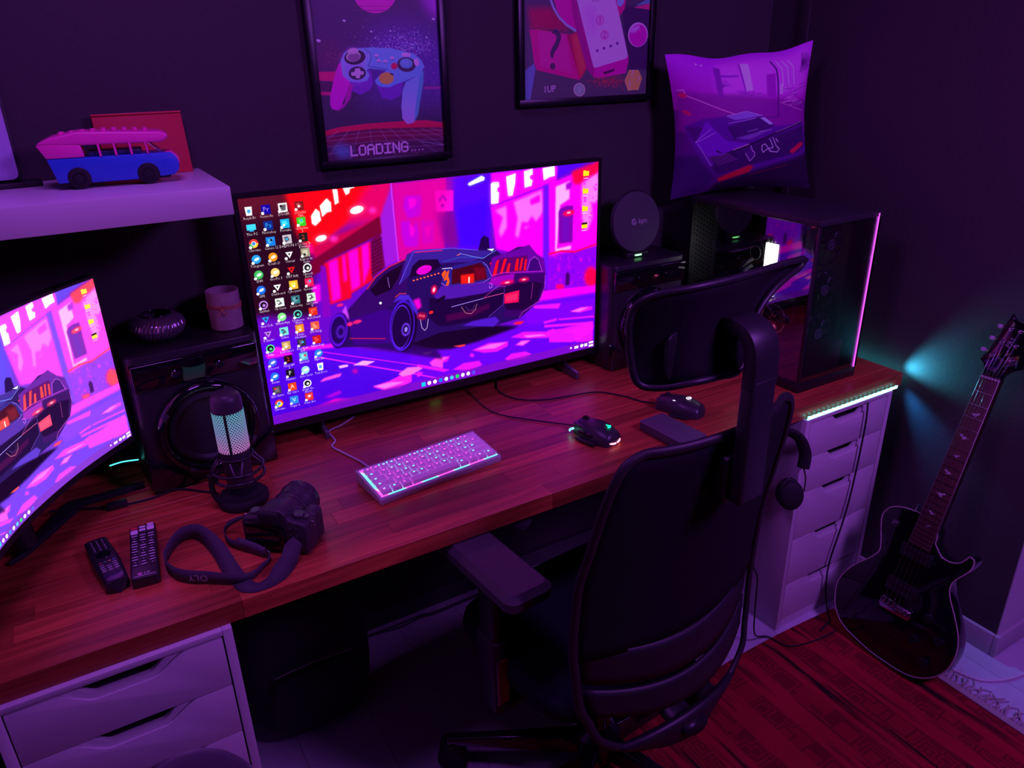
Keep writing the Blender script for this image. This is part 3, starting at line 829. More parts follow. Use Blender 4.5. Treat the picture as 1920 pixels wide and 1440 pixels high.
def paint_cushion():
    c = Canvas(700, 700, (60, 0, 110), [(1247, 104), (1527, 78), (1523, 360), (1258, 380)], UNIT)
    c.org(1220, 60, 4.236)
    c.p("60,150 1350,50 1350,540 60,640", (124, 4, 196), 2, 1, (116, 0, 150))
    c.p("480,200 1300,120 1260,480 480,480", (148, 24, 206), 24, .8)
    c.p("160,480 600,470 1280,540 1300,800 150,800", (94, 0, 134), 10)
    for q, col in (("455,240 510,240 510,490 470,490", (90, 0, 150)), ("660,205 740,210 760,430 690,440", (178, 60, 224)), ("655,205 672,205 705,440 690,440", (96, 0, 160)), ("880,300 960,290 965,500 880,490", (110, 0, 160)), ("1000,380 1030,380 1030,470 1000,470", (170, 50, 215)), ("510,300 650,300 650,315 510,320", (96, 0, 160))):
        c.p(q, col, 1.5)
    for k in range(4):
        x = 920 + 52*k
        c.ln([(x, 190), (x+50, 250), (x+62, 400)], 3.4, (190, 80, 235) if k else (70, 0, 120), 1)
    c.ln("925,190 975,260 985,380 985,660", 8, (62, 0, 110), 1)
    c.ln("860,665 985,665", 5, (66, 0, 110), 1)
    for k in range(34):
        rg = random.Random(k)
        x = rg.uniform(1030, 1230); y = rg.uniform(400, 600)
        c.ln([(x-34, y+6), (x+36, y-6)], 3, rg.choice([(70, 0, 120), (176, 60, 214)]), 1, .7)
    for k in range(16):
        a = -1.6 + k*.22
        c.ln([(1205, 230), (1205+90*math.cos(a), 230+80*math.sin(a))], 3, (54, 0, 96), 1)
        a = 2 + k*.28
        c.ln([(520, 400), (520+66*math.cos(a), 400+60*math.sin(a))], 3, (84, 0, 140), 1, .7)
    for k in range(12):
        rg = random.Random(k+90)
        c.ln([(rg.uniform(590, 860), rg.uniform(430, 480)), (rg.uniform(590, 860), rg.uniform(450, 500))], 3, (92, 0, 150), 1, .7)
    c.ln("160,470 205,462 220,505 600,640", 4, (220, 50, 190), .8)
    c.el(195, 505, 30, 20, (190, 0, 90), 0, 3); c.el(215, 645, 34, 14, (170, 0, 80), .4, 4)
    c.ln("1000,540 1240,620", 3, (140, 40, 170), 1)
    c.el(330, 238, 8, 8, (220, 110, 250)); c.el(370, 238, 10, 6, (220, 110, 250))
    # angular sports car seen from behind
    c.p("190,760 330,690 520,655 700,610 830,650 950,740 1250,720 1290,860 1250,1260 500,1220 300,990", (62, 0, 130), 4)
    c.p("200,760 400,760 520,860 280,890", (50, 0, 100), 4)
    c.p("280,900 360,700 530,870 720,900 560,990 400,1020", (78, 2, 168), 3)
    c.p("530,750 790,660 930,740 820,800 600,870", (44, 0, 96), 2); c.p("600,850 800,790 900,770 720,860", (84, 20, 160), 3)
    c.p("520,660 690,615 820,650 600,690", (96, 30, 180), 2); c.ln("530,655 690,612 830,650", 3, (150, 80, 225))
    c.p("810,670 850,665 930,720 900,730", (120, 90, 225), 1)
    for q in ("280,885 400,770", "285,890 440,800", "540,720 770,670", "300,900 480,1170", "700,790 790,765", "800,790 920,770"): c.ln(q, 3, (130, 50, 205), 1)
    c.p("520,985 960,790 1240,700 1240,720 960,815 560,1000", (34, 0, 70), 1); c.ln("590,955 720,900", 4, (190, 60, 200), 1); c.ln("960,795 1235,705", 3, (130, 40, 190), 1)
    c.p("540,1010 960,820 1250,740 1260,900 1200,960 760,1090 480,1180 420,1100", (40, 0, 84), 4)
    c.p("450,950 520,990 460,970", (20, 0, 40)); c.p("400,1010 610,980 640,1000 470,1100", (34, 0, 74), 1)
    for k in range(6): c.ln([(405+14*k, 1020+13*k), (560+14*k, 985+10*k)], 2.4, (100, 20, 150), .6)
    c.p("690,980 735,915 780,975 770,1020 735,1060", (54, 0, 110)); c.ln("735,915 755,965 775,975 775,1010 740,1055 695,985", 3.4, (160, 100, 235))
    for q in ("900,850 940,930 900,940 860,900 835,910 835,950 850,975 890,940 930,970", "930,840 970,920 1000,940 980,970 910,965", "960,850 985,880"): c.ln(q, 5, (140, 110, 240), .6)
    c.p("480,1200 760,1090 770,1110 520,1240", (60, 0, 60), 6)
    c.p("500,1210 740,1095 770,1110 740,1160 560,1230 510,1240", (226, 0, 50), 5); c.p("1100,960 1200,890 1240,880 1240,900 1130,975", (226, 0, 60), 4)
    c.p("150,1000 300,990 480,1200 400,1300 120,1400", (36, 0, 84), 12); c.p("480,1250 1300,960 1320,1340 420,1380", (24, 0, 48), 12)
    c.ln("760,1180 1080,1080", 2.5, (110, 0, 60), 1)
    return c
# ------------------------------------------------------------------ shared materials
WHITE = mat('white_lacquer', (0.62, 0.62, 0.62), 0.38, noise=0.03, scale=6)
DARK = mat('black_plastic', (0.013, 0.013, 0.015), 0.42, noise=0.2)
GLOSS = mat('black_gloss', (0.006, 0.006, 0.008), 0.07, noise=0.1, coat=0.5)
MATTE = mat('black_matte', (0.010, 0.010, 0.012), 0.75, noise=0.25, scale=120, bump=0.2)
GREYP = mat('grey_plastic', (0.10, 0.10, 0.11), 0.5, noise=0.1)
FABRIC = mat('black_fabric', (0.010, 0.011, 0.016), 0.9, noise=0.35, scale=500, bump=0.5, spec=0.2)
CHROME = mat('chrome', (0.75, 0.75, 0.78), 0.15, metal=1.0, noise=0.03)
STEEL = mat('dull_steel', (0.30, 0.30, 0.32), 0.35, metal=1.0, noise=0.1)
PALEP = mat('pale_plastic', (0.55, 0.55, 0.57), 0.4, noise=0.04)

def wood_mat(name, dark, light, rough):
    m = bpy.data.materials.new(name); m.use_nodes = True
    nt = m.node_tree; b = nt.nodes['Principled BSDF']
    tc = nt.nodes.new('ShaderNodeTexCoord'); oi = nt.nodes.new('ShaderNodeObjectInfo')
    cm = nt.nodes.new('ShaderNodeCombineXYZ'); ad = nt.nodes.new('ShaderNodeVectorMath'); ad.operation = 'ADD'
    mu = nt.nodes.new('ShaderNodeMath'); mu.operation = 'MULTIPLY'; mu.inputs[1].default_value = 37.0
    nt.links.new(oi.outputs['Random'], mu.inputs[0])
    for k in range(3): nt.links.new(mu.outputs[0], cm.inputs[k])
    nt.links.new(tc.outputs['Object'], ad.inputs[0]); nt.links.new(cm.outputs[0], ad.inputs[1])
    mp = nt.nodes.new('ShaderNodeMapping'); mp.inputs['Scale'].default_value = (2.2, 42, 42)
    nt.links.new(ad.outputs[0], mp.inputs[0])
    nz = nt.nodes.new('ShaderNodeTexNoise'); nz.inputs['Scale'].default_value = 1.6; nz.inputs['Detail'].default_value = 6; nz.inputs['Distortion'].default_value = 1.2
    nt.links.new(mp.outputs[0], nz.inputs['Vector'])
    rp = nt.nodes.new('ShaderNodeValToRGB')
    rp.color_ramp.elements[0].position = 0.3; rp.color_ramp.elements[0].color = tuple(dark) + (1,)
    rp.color_ramp.elements[1].position = 0.7; rp.color_ramp.elements[1].color = tuple(light) + (1,)
    nt.links.new(nz.outputs['Fac'], rp.inputs[0])
    hs = nt.nodes.new('ShaderNodeHueSaturation'); mr = nt.nodes.new('ShaderNodeMapRange')
    mr.inputs[3].default_value = 0.62; mr.inputs[4].default_value = 1.2
    nt.links.new(oi.outputs['Random'], mr.inputs[0]); nt.links.new(mr.outputs[0], hs.inputs['Value'])
    nt.links.new(rp.outputs[0], hs.inputs['Color']); nt.links.new(hs.outputs[0], b.inputs['Base Color'])
    r2 = nt.nodes.new('ShaderNodeMapRange'); r2.inputs[3].default_value = rough - .06; r2.inputs[4].default_value = rough + .08
    nt.links.new(nz.outputs['Fac'], r2.inputs[0]); nt.links.new(r2.outputs[0], b.inputs['Roughness'])
    bp = nt.nodes.new('ShaderNodeBump'); bp.inputs['Strength'].default_value = 0.08; bp.inputs['Distance'].default_value = 0.001
    nt.links.new(nz.outputs['Fac'], bp.inputs['Height']); nt.links.new(bp.outputs[0], b.inputs['Normal'])
    return m
WOOD = wood_mat('butcher_block', (0.30, 0.055, 0.026), (0.62, 0.125, 0.05), 0.34)

# ------------------------------------------------------------------ the room
WALLM = mat('dark_wall_paint', (0.056, 0.054, 0.054), 0.8, noise=0.10, scale=90, bump=0.25, spec=0.25)
WALLW = mat('white_wall_paint', (0.55, 0.55, 0.56), 0.7, noise=0.03, scale=60, bump=0.1)
TRIMM = mat('white_trim_paint', (0.42, 0.42, 0.43), 0.5, noise=0.04)
struct(box('wall_back', WALLM, None, -1.3, 2.1, 1.80, 1.90, 0, 2.5))
struct(box('wall_right', mat('dark_wall_paint_lightened', (0.078, 0.070, 0.072), 0.8, noise=0.10, scale=90, bump=0.25, spec=0.25), None, 2.0, 2.1, 0.752, 1.80, 0, 2.5))  # the back wall's dark paint, lightened to stand in for more light here
struct(box('wall_side', WALLW, None, 2.1, 3.2, 0.752, 0.85, 0, 2.5))
struct(box('baseboard_back', mat('dark_trim_paint', (0.05, 0.05, 0.055), 0.5), None, -1.3, 2.0, 1.788, 1.80, 0, 0.06, 0.002))
struct(MB().box(1.988, 2.0, 0.7525, 1.788, 0, 0.07).build('baseboard_right', TRIMM, None, 0.002))
struct(MB().box(1.988, 3.2, 0.738, 0.752, 0, 0.07).build('baseboard_side', TRIMM, None, 0.002))
struct(box('wall_end', WALLW, None, 2.0, 2.1, 0.749, 0.752, 0.07, 2.5))
struct(MB().box(1.994, 2.0, 1.655, 1.69, 0.0, 2.5).build('trim_1', WALLM, None, 0.002))

# floor: pale planks laid towards the wall
FLOORM = mat('pale_floor_boards', (0.52, 0.56, 0.60), 0.45, noise=0.14, scale=14, per_obj=0.08)
fl = struct(box('floor', mat('floor_joint', (0.10, 0.10, 0.11), 0.8), None, -1.3, 3.2, -1.2, 1.80, -0.05, -0.004))
bw = 0.19
for i in range(24):
    x0 = -1.3 + i*bw
    y = -1.2 - random.uniform(0, 1.0)
    while y < 1.8:
        y1 = min(1.8, y + 1.2)
        if y1 > -0.1 and y1 - max(y, -1.2) > 0.05:
            box('plank', FLOORM, fl, x0+0.0006, x0+bw-0.0006, max(y, -1.2)+0.0006, y1-0.0006, -0.004, 0.0, recalc=False, smooth=0)
        y += 1.2

# ------------------------------------------------------------------ worktop on two drawer units
desk = thing('countertop', 'long reddish butcher block worktop lying on two white drawer units', 'countertop', (0.5, 1.467, 0.70))
rows = 14
rw = (1.785 - 1.150)/rows
for r in range(rows):
    x = -0.62 - random.uniform(0, 0.5)
    y0 = 1.150 + r*rw
    while x < 1.968:
        L = random.uniform(0.32, 0.72)
        x1 = min(1.968, x + L)
        if 1.968 - x1 < 0.12: x1 = 1.968
        a = max(x, -0.62)
        if x1 - a > 0.02:
            cx, cy = (a+x1)/2, y0 + rw/2
            MB().box(-(x1-a)/2+.00015, (x1-a)/2-.00015, -rw/2+.00015, rw/2-.00015, -.019, .019).build('stave', WOOD, desk, 0.0004, 1, smooth=0, loc=(cx-0.5, cy-1.467, 0.019))
        x = x1

def drawer_front(w_, h):
    def outline(d, a, b, c, e):
        pts = [(0, 0), (w_, 0), (w_, h)]
        n = 12
        for k in range(n+1):
            t = k/n; x = e + (c-e)*t
            pts.append((x, h - d*(t*t*(3-2*t))))
        for k in range(n+1):
            t = k/n; x = b + (a-b)*t
            pts.append((x, h - d*(1-(t*t*(3-2*t)))))
        pts.append((0, h))
        return pts
    mb = MB()
    mb.prism(outline(0.031, 0.066, 0.125, 0.205, 0.266), 0.0, 0.007, 'y')
    mb.prism(outline(0.023, 0.088, 0.128, 0.202, 0.240), 0.0071, 0.018, 'y')
    return mb

def drawer_unit(x0, label):
    u = thing('drawer_unit', label, 'drawers', (x0, 1.138, 0), group='white drawer units under the worktop')
    W, D, H, t = 0.360, 0.580, 0.700, 0.016
    for a in (0, W-t): box('side_panel', WHITE, u, a, a+t, 0, D, 0.0, H, 0.0012)
    box('top_rail', WHITE, u, t, W-t, 0.001, D, 0.688, H-0.0005, 0.001)
    box('back_panel', WHITE, u, t, W-t, D-0.01, D, 0.02, 0.688)
    box('plinth', WHITE, u, t, W-t, 0.004, 0.02, 0.0, 0.026, 0.001)
    zs = [0.029, 0.159, 0.315, 0.467, 0.5785, 0.6865]
    for a, b in zip(zs[:-1], zs[1:]):
        d = drawer_front(W-2*t-0.005, b-a-0.003).build('drawer', WHITE, u, 0.0012, 2, loc=(t+0.0025, 0.0015, a+0.001))
        box('drawer_box', mat('drawer_inside', (0.04, 0.04, 0.04), 0.7), d, 0.004, W-2*t-0.009, 0.03, 0.5, 0.006, b-a-0.045)
    return u
drawer_unit(-0.267, 'white five-drawer unit with scooped handles under the remote controls, beside the black bag')
drawer_unit(1.555, 'white five-drawer unit with scooped handles under the computer tower, beside the guitar')

# wall shelf with its things
sh = thing('wall_shelf', 'thick white floating shelf carrying the toy bus', 'shelf', (-0.25, 1.64, 1.334))
box('shelf_board', WHITE, sh, -0.55, 0.524, -0.159, 0.158, 0, 0.051, 0.0012)

# toy bus (axis runs along the shelf, nose towards the right and the room)
PINK = mat('pink_plastic', (0.95, 0.06, 0.45), 0.35, noise=0.05)
BLUE = mat('blue_plastic', (0.03, 0.13, 0.62), 0.38, noise=0.06)
bus = thing('toy_bus', 'pink and blue toy bus with a studded roof parked on the white shelf', 'toy bus', (0.106, 1.652, 1.3851), math.radians(-5))
def bus_section(w2, prof):
    mb = MB(); return mb.prism(prof, -w2, w2, 'y')
low = [(-.098, .012), (-.080, .012), (-.078, .022), (-.069, .030), (-.056, .030), (-.047, .022), (-.045, .010), (.036, .010), (.038, .022), (.047, .030), (.060, .030), (.069, .022), (.072, .012), (.098, .014), (.108, .022), (.110, .034), (.106, .048), (.098, .055), (-.108, .055)]
MB().prism(low, -.036, .036, 'y').build('lower_body', BLUE, bus, 0.003)
MB().prism([(-.094, .009), (.090, .009), (.094, .016), (-.098, .018)], -.030, .030, 'y').build('chassis', DARK, bus)
MB().prism([(-.108, .0555), (-.046, .0555), (-.050, .078), (-.085, .084), (-.120, .080)], -.035, .035, 'y').build('rear_panel', PINK, bus, 0.003)
MB().prism([(-.120, .0805), (-.085, .078), (-.046, .076), (.085, .074), (.098, .080), (.099, .088), (.085, .093), (-.05, .100), (-.095, .092)], -.036, .036, 'y').build('roof', PINK, bus, 0.005, 3)
MB().prism([(.088, .0555), (.099, .056), (.109, .048), (.113, .034), (.1095, .034), (.104, .047)], -.030, .030, 'y').build('bonnet', PINK, bus, 0.002)
for k in range(3):
    for s in (-1, 1):
        x = -.022 + k*.026
        MB().prism([(x, .0555), (x+.004, .0555), (x+.003, .077), (x-.001, .077)], s*.0345-.0015, s*.0345+.0015, 'y').build('window_post', PINK, bus)
for s in (-1, 1):
    MB().prism([(.058, .0555), (.061, .0555), (.059, .077), (.056, .077)], s*.0345-.0015, s*.0345+.0015, 'y').build('window_post', PINK, bus)
    MB().tube([(.060, s*.032, .077), (.073, s*.031, .064), (.082, s*.027, .058)], .0012, 6).build('windscreen_frame', CHROME, bus)
MB().box(-.04, .05, -.026, .026, .0552, .064).build('seats', mat('dark_blue_plastic', (0.02, 0.03, 0.10), 0.5), bus, 0.002)
for i in range(9):
    for j in (-1, 0, 1):
        MB().lathe([(.0046, 0), (.0046, .0028), (.0036, .0036)], 10).build('roof_stud', PINK, bus, loc=(-.078+.0175*i, j*.017, .0945 + .0035*math.sin(PI*i/8)))
for x in (-.0625, .0535):
    for s in (-1, 1):
        wv = MB().cyl((x, s*.026, .0195), (x, s*.0375, .0195), .0195, n=24).build('wheel', MATTE, bus, 0.002)
        MB().torus((x, s*.0375, .0195), (0, 1, 0), .010, .0015, 20, 6).build('wheel_ring', DARK, wv)
for s in (-1, 1): MB().ball((.1085, s*.022, .040), (.003, .006, .006), 12, 8).build('headlamp', PALEP, bus)

red = thing('game_box', 'flat red box leaning on the wall behind the toy bus', 'box', (0.172, 1.745, 1.3853), rot=(math.radians(-14), 0, 0))
MB().box(-.083, .083, 0, .016, 0, .118).build('carton', mat('red_card', (0.55, 0.010, 0.03), 0.6, noise=0.04), red, 0.0012)
box('lid_edge', mat('dark_red_card', (0.60, 0.010, 0.03), 0.45), red, -.0835, .0835, -.0006, .0166, .119, .123, .0005)

fr = thing('display_frame', 'pale rounded panel in a black stand at the end of the white shelf', 'frame', (-0.18, 1.72, 1.3853), math.radians(3))
MB().prism(rrect(.25, .26, .012, 5, 0, .145), -.004, .004, 'y').build('panel', mat('pale_blue_panel', (0.42, 0.40, 0.62), 0.35, noise=0.04), fr, 0.001)
MB().prism(rrect(.262, .272, .016, 5, 0, .145), .0045, .014, 'y').build('surround', DARK, fr, 0.001)
box('stand_foot', DARK, fr, -.15, .16, -.012, .035, 0, .010, .002)

# posters
def poster(name, label, x0, x1, z0, z1, painter, light):
    bw_, y = 0.017, 1.80
    t = thing(name, label, 'poster', ((x0+x1)/2, y, z0-bw_))
    t['group'] = 'framed game posters on the dark wall'
    w2 = (x1-x0)/2; H = z1-z0
    mb = MB(); mb.grid(lambda u, v: (-w2 + 2*w2*u, -.012, bw_ + H*v), 1, 1, uv=True)
    img = painter().image(name+'_art', light)
    mb.build('print', img_mat(name+'_print', img, 0, 0.45), t, recalc=False, smooth=0)
    fm = mat('black_picture_frame', (0.004, 0.004, 0.006), 0.35, noise=0.1)
    for a, b, c, d in ((-w2-bw_, w2+bw_, 0, bw_), (-w2-bw_, w2+bw_, bw_+H, 2*bw_+H)):
        box('frame_rail', fm, t, a, b, -.022, 0, c, d, .001)
    for a, b in ((-w2-bw_, -w2), (w2, w2+bw_)):
        box('frame_rail', fm, t, a, b, -.022, 0, bw_, bw_+H, .001)
    box('backing', DARK, t, -w2, w2, -.0115, -.001, bw_, bw_+H)
    return t
PL = (0.27, 0.036, 0.52)
poster('poster', 'framed space poster of a floating game pad with the word LOADING', 0.557, 0.861, 1.377, 1.779, paint_loading_poster, PL)
poster('poster', 'framed poster of a white remote, a pink crate and a die', 1.096, 1.505, 1.487, 1.79, paint_remote_poster, PL)

# cushion standing on the computer in the corner
cu = thing('throw_pillow', 'purple printed cushion with a sports car standing on the computer tower', 'pillow', (1.742, 1.62, 1.2055))
TL, TR, BR, BL = Vector((1.505, 1.715, 1.588)), Vector((1.902, 1.555, 1.612)), Vector((1.945, 1.535, 1.209)), Vector((1.548, 1.705, 1.195))
base = Vector((1.742, 1.62, 1.2055))
nrm = ((TR-TL).cross(BL-TL)).normalized()
if nrm.y > 0: nrm = -nrm
def cush(sign):
    def f(u, v):
        pin = lambda a: 1 - 0.085*math.sin(PI*a)
        cu_ = 0.5 + (u-0.5)*(1 - 0.10*math.sin(PI*v)); cv_ = 0.5 + (v-0.5)*(1 - 0.10*math.sin(PI*u))
        p = (BL*(1-cu_) + BR*cu_)*(1-cv_) + (TL*(1-cu_) + TR*cu_)*cv_
        b = (math.sin(PI*u)*math.sin(PI*v))**0.55*0.055
        wr = 0.004*math.sin(9*u+5*v)*math.sin(7*v-3*u)*math.sin(PI*u)*math.sin(PI*v)
        return p - base + nrm*(sign*b + wr) + Vector((0, 0, 0.004*math.sin(14*u)*v**6))
    return f
mb = MB(); mb.grid(cush(1), 28, 28, uv=True)
img = paint_cushion().image('cushion_art', (0.29, 0.042, 0.60))
mb.build('printed_cover', img_mat('cushion_print', img, 0, 0.6, 0.35), cu, recalc=False, smooth=180)
mb = MB(); mb.grid(cush(-1), 16, 16, flip=True)
mb.build('back_cover', mat('dark_purple_cloth', (0.03, 0.02, 0.06), 0.85, bump=0.2, scale=300), cu, recalc=False, smooth=180)
# ------------------------------------------------------------------ television and curved monitor
SCREEN = paint_screen().image('desktop_picture')
tv = thing('television', 'large flat television used as a monitor, standing on two grey blade feet', 'television', (0.7907, 1.678, 0.738))
TVM = img_mat('television_screen', SCREEN, 1.25, 0.30, 0.3)
mb = MB(); mb.grid(lambda u, v: (-.470 + .940*u, 0, .063 + .5287*v), 1, 1, uv=True)
mb.build('screen', TVM, tv, recalc=False, smooth=0)
MB().prism(rrect(.960, .558, .004, 3, 0, .3215), .0006, .028, 'y').build('housing', DARK, tv, .0015)
for a, b, c, d in ((-.480, .480, .0425, .062), (-.480, .480, .5925, .6005), (-.480, -.4708, .062, .5925), (.4708, .480, .062, .5925)):
    box('bezel', mat('bezel_black', (0.008, 0.008, 0.010), 0.35), tv, a, b, -.002, .0005, c, d)
MB().box(-.30, .30, .0285, .058, .09, .40).build('back_cover', DARK, tv, .01)
for x, y_ in ((-.352, -.022), (.374, -.056)):
    ft = MB().prism([(y_, .0005), (y_, .021), (.02, .030), (.085, .021), (.085, .0005)], x-.005, x+.005, 'x').build('foot', mat('grey_metal_foot', (0.16, 0.16, 0.18), 0.35, metal=0.6), tv, .001)
    box('foot_post', DARK, ft, x-.004, x+.004, .008, .022, .025, .060)

mon = thing('curved_monitor', 'curved monitor at the end of the worktop showing the rear of the neon car', 'monitor', (-0.10, 1.45, 0.738))
arc = spline([(.021, 1.612), (-.033, 1.556), (-.086, 1.494), (-.135, 1.424), (-.179, 1.349), (-.213, 1.268), (-.240, 1.182), (-.259, 1.092), (-.268, 1.02)], 4)
arcL = [0]
for a, b in zip(arc[:-1], arc[1:]): arcL.append(arcL[-1] + (b-a).length)
def arc_at(t):
    d = t*arcL[-1]
    for i in range(len(arc)-1):
        if d <= arcL[i+1] or i == len(arc)-2:
            q = (d-arcL[i])/(arcL[i+1]-arcL[i])
            p = arc[i]*(1-q)+arc[i+1]*q
            tg = (arc[i+1]-arc[i]).normalized()
            return p, Vector((tg.y, -tg.x))*-1
def mon_pt(t, z, off):
    p, n = arc_at(t)
    n = Vector((-n.x, -n.y)) if n.x < 0 else n
    q = p.to_3d() + n.to_3d()*off
    return Vector((q.x+.10, q.y-1.45, z))
MZ0, MZ1 = 0.1475, 0.484
mb = MB(); mb.grid(lambda u, v: mon_pt(1-u, MZ0+(MZ1-MZ0)*v, .0006), 30, 1, uv=True)
MONM = img_mat('monitor_screen', SCREEN, 1.4, 0.30, 0.3, sat=0.94)
mb.build('screen', MONM, mon, recalc=False, smooth=180)
mb = MB()
V = []
for i in range(31):
    t = -0.008 + i/30*1.016
    p = [mon_pt(max(0, min(1, t)), z, o) for z in (MZ0-.014, MZ1+.005) for o in (-.0002, -.022)]
    if t < 0: p = [q + (p2*0 + Vector((.0045, .0047, 0))) for q, p2 in zip(p, p)]
    V.append(p)
vv = [mb.bm.verts.new(q) for row in V for q in row]
for i in range(30):
    a, b = i*4, i*4+4
    for k, l in ((0, 1), (1, 3), (3, 2), (2, 0)):
        mb.bm.faces.new((vv[a+k], vv[a+l], vv[b+l], vv[b+k]))
mb.bm.faces.new((vv[0], vv[1], vv[3], vv[2])); mb.bm.faces.new((vv[120], vv[122], vv[123], vv[121]))
mb.build('housing', DARK, mon, smooth=30)
MB().tube([(-.10, .06, .02), (-.115, .09, .2), (-.10, .08, .30)], .022, 12).build('stand_column', DARK, mon)
MB().prism([(-.03, -.008), (.123, .006), (.123, .022), (-.03, .014)], 0.0, .011, 'z', M=Matrix.Translation((.0, .195, .0005))).build('stand_leg', MATTE, mon, .002)
MB().prism([(-.13, .03), (-.10, .05), (.01, .20), (.0, .215), (-.03, .21)], .0005, .011, 'z').build('stand_leg', MATTE, mon, .002)
MB().tube(spline([(.066, .250, .0505), (.092, .250, .0525), (.124, .250, .0485)], 5), .0014, 6).build('glow_bar', emat('teal_glow', (0.10, 0.95, 0.9), 1.6), mon)  # teal glow between monitor and loudspeaker, built as a thin emissive bar

# ------------------------------------------------------------------ loudspeakers
def speaker(x, y, label, rz=0.0):
    W, D, H = .272, .165, .312
    s = thing('loudspeaker', label, 'loudspeaker', (x, y, .738), rz, group='black stereo loudspeakers beside the television')
    MB().prism(rrect(W, D, .022, 5, 0, D/2), .004, H, 'z').build('cabinet', mat('speaker_vinyl', (0.022, 0.020, 0.026), 0.38, noise=0.2), s, .003)
    MB().prism(rrect(W-.006, D-.01, .02, 5, 0, D/2), 0, .004, 'z').build('base', MATTE, s)
    # glossy slanted display band at the top of the front
    MB().prism([(-.005, .238), (-.011, .296), (.004, .300), (.004, .236)], -.128, .128, 'x').build('display_band', GLOSS, s, .004, 3)
    # lower glossy corner pieces
    for k in (-1, 1):
        MB().prism([(k*.135, .006), (k*.135, .085), (k*.100, .060), (k*.062, .030), (k*.050, .006)], -.010, .006, 'y').build('corner_insert', GLOSS, s, .003)
    M = Matrix.Translation((0, -.004, .128)) @ Matrix.Rotation(PI/2, 4, 'X')
    MB().lathe([(.107, -.004), (.107, .008), (.102, .017), (.094, .019), (.088, .014), (.084, .004), (.084, -.004)], 56, M).build('woofer_ring', GLOSS, s, smooth=60)
    MB().lathe([(.0838, .004), (.076, .011), (.068, .009), (.062, .000), (.020, -.030), (.012, -.030)], 48, M).build('cone', mat('woofer_cone', (0.016, 0.015, 0.02), 0.6, noise=0.2), s, smooth=60)
    MB().lathe([(.026, -.024), (.022, -.014), (.012, -.008), (.0008, -.006)], 32, M).build('dust_cap', MATTE, s, smooth=60)
    for k in range(4):
        a = PI/4 + k*PI/2 + .25
        MB().box(-.004, .004, -.0045, .0, -.009, .009, Matrix.Translation((.098*math.cos(a), -.022, .128+.098*math.sin(a))) @ Matrix.Rotation(-a, 4, 'Y')).build('ring_bracket', mat('bright_gloss', (0.05, 0.05, 0.06), 0.08, coat=.5), s, .001)
    for k in (-1, 1):
        MB().lathe([(.009, 0), (.009, .006), (.007, .008)], 16, Matrix.Translation((k*.045, -.009, .266)) @ Matrix.Rotation(PI/2, 4, 'X')).build('knob', GLOSS, s)
    return s
speaker(0.1715, 1.618, 'black loudspeaker holding the ribbed bowl and candle jar, behind the microphone', math.radians(4))
speaker(1.409, 1.618, 'black loudspeaker holding the round router, between television and computer tower')

SPT = .738 + .312
bowl = thing('ribbed_bowl', 'black glossy ribbed bowl on the loudspeaker behind the microphone', 'bowl', (0.122, 1.712, SPT))
def ribbed(u, v):
    prof = [(.020, .0005), (.033, .004), (.047, .016), (.053, .030), (.049, .043), (.038, .052), (.030, .055)]
    t = v*(len(prof)-1); i = min(int(t), len(prof)-2); q = t-i
    r = prof[i][0]*(1-q)+prof[i+1][0]*q; z = prof[i][1]*(1-q)+prof[i+1][1]*q
    k = (math.sin(PI*min(1, v*1.05)))
    r += .0036*abs(math.cos(19*2*PI*u))*k
    a = 2*PI*u + .35*v
    return (r*math.cos(a), r*math.sin(a), z)
MB().grid(ribbed, 170, 18, closed_u=True).build('bowl_body', mat('black_glazed', (0.30, 0.25, 0.33), 0.22, metal=.7, coat=.3), bowl, smooth=50, solid=.0012)
MB().torus((0, 0, .0565), (0, 0, 1), .030, .0016, 36, 8).build('rim', GLOSS, bowl, smooth=180)
MB().lathe([(.0008, .002), (.020, .002)], 24).build('base_disc', GLOSS, bowl)

cj = thing('candle_jar', 'frosted candle jar tied with twine on the loudspeaker behind the microphone', 'candle', (0.262, 1.708, SPT))
CG = mat('frosted_pink_glass', (0.42, 0.30, 0.34), 0.55, noise=0.25, scale=60)
MB().lathe([(.0008, .0005), (.032, .0005), (.0345, .003), (.0350, .086), (.0338, .0865), (.0325, .085), (.0322, .012), (.0008, .010)], 40).build('jar', CG, cj, smooth=40)
MB().lathe([(.0008, .060), (.0320, .060), (.0320, .0102)], 30).build('wax', mat('wax', (0.45, 0.36, 0.38), 0.5, noise=.1), cj)
TW = mat('twine', (0.65, 0.24, 0.14), 0.9, noise=.3, scale=400, bump=.4)
for z in (.050, .054, .057):
    MB().tube([(.0362*math.cos(a), .0362*math.sin(a), z + .0015*math.sin(a*2)) for a in [2*PI*k/36 for k in range(36)]], .0012, 5, closed=True).build('twine_turn', TW, cj, smooth=180)
for (dx, dz) in ((-.014, .006), (.013, .004), (-.011, -.009), (.010, -.010)):
    MB().tube(spline([(-.012, -.036, .053), (-.012+dx*.6, -.041, .053+dz*1.3), (-.012+dx, -.038, .053+dz)], 5), .0011, 5).build('bow_loop', TW, cj, smooth=180)

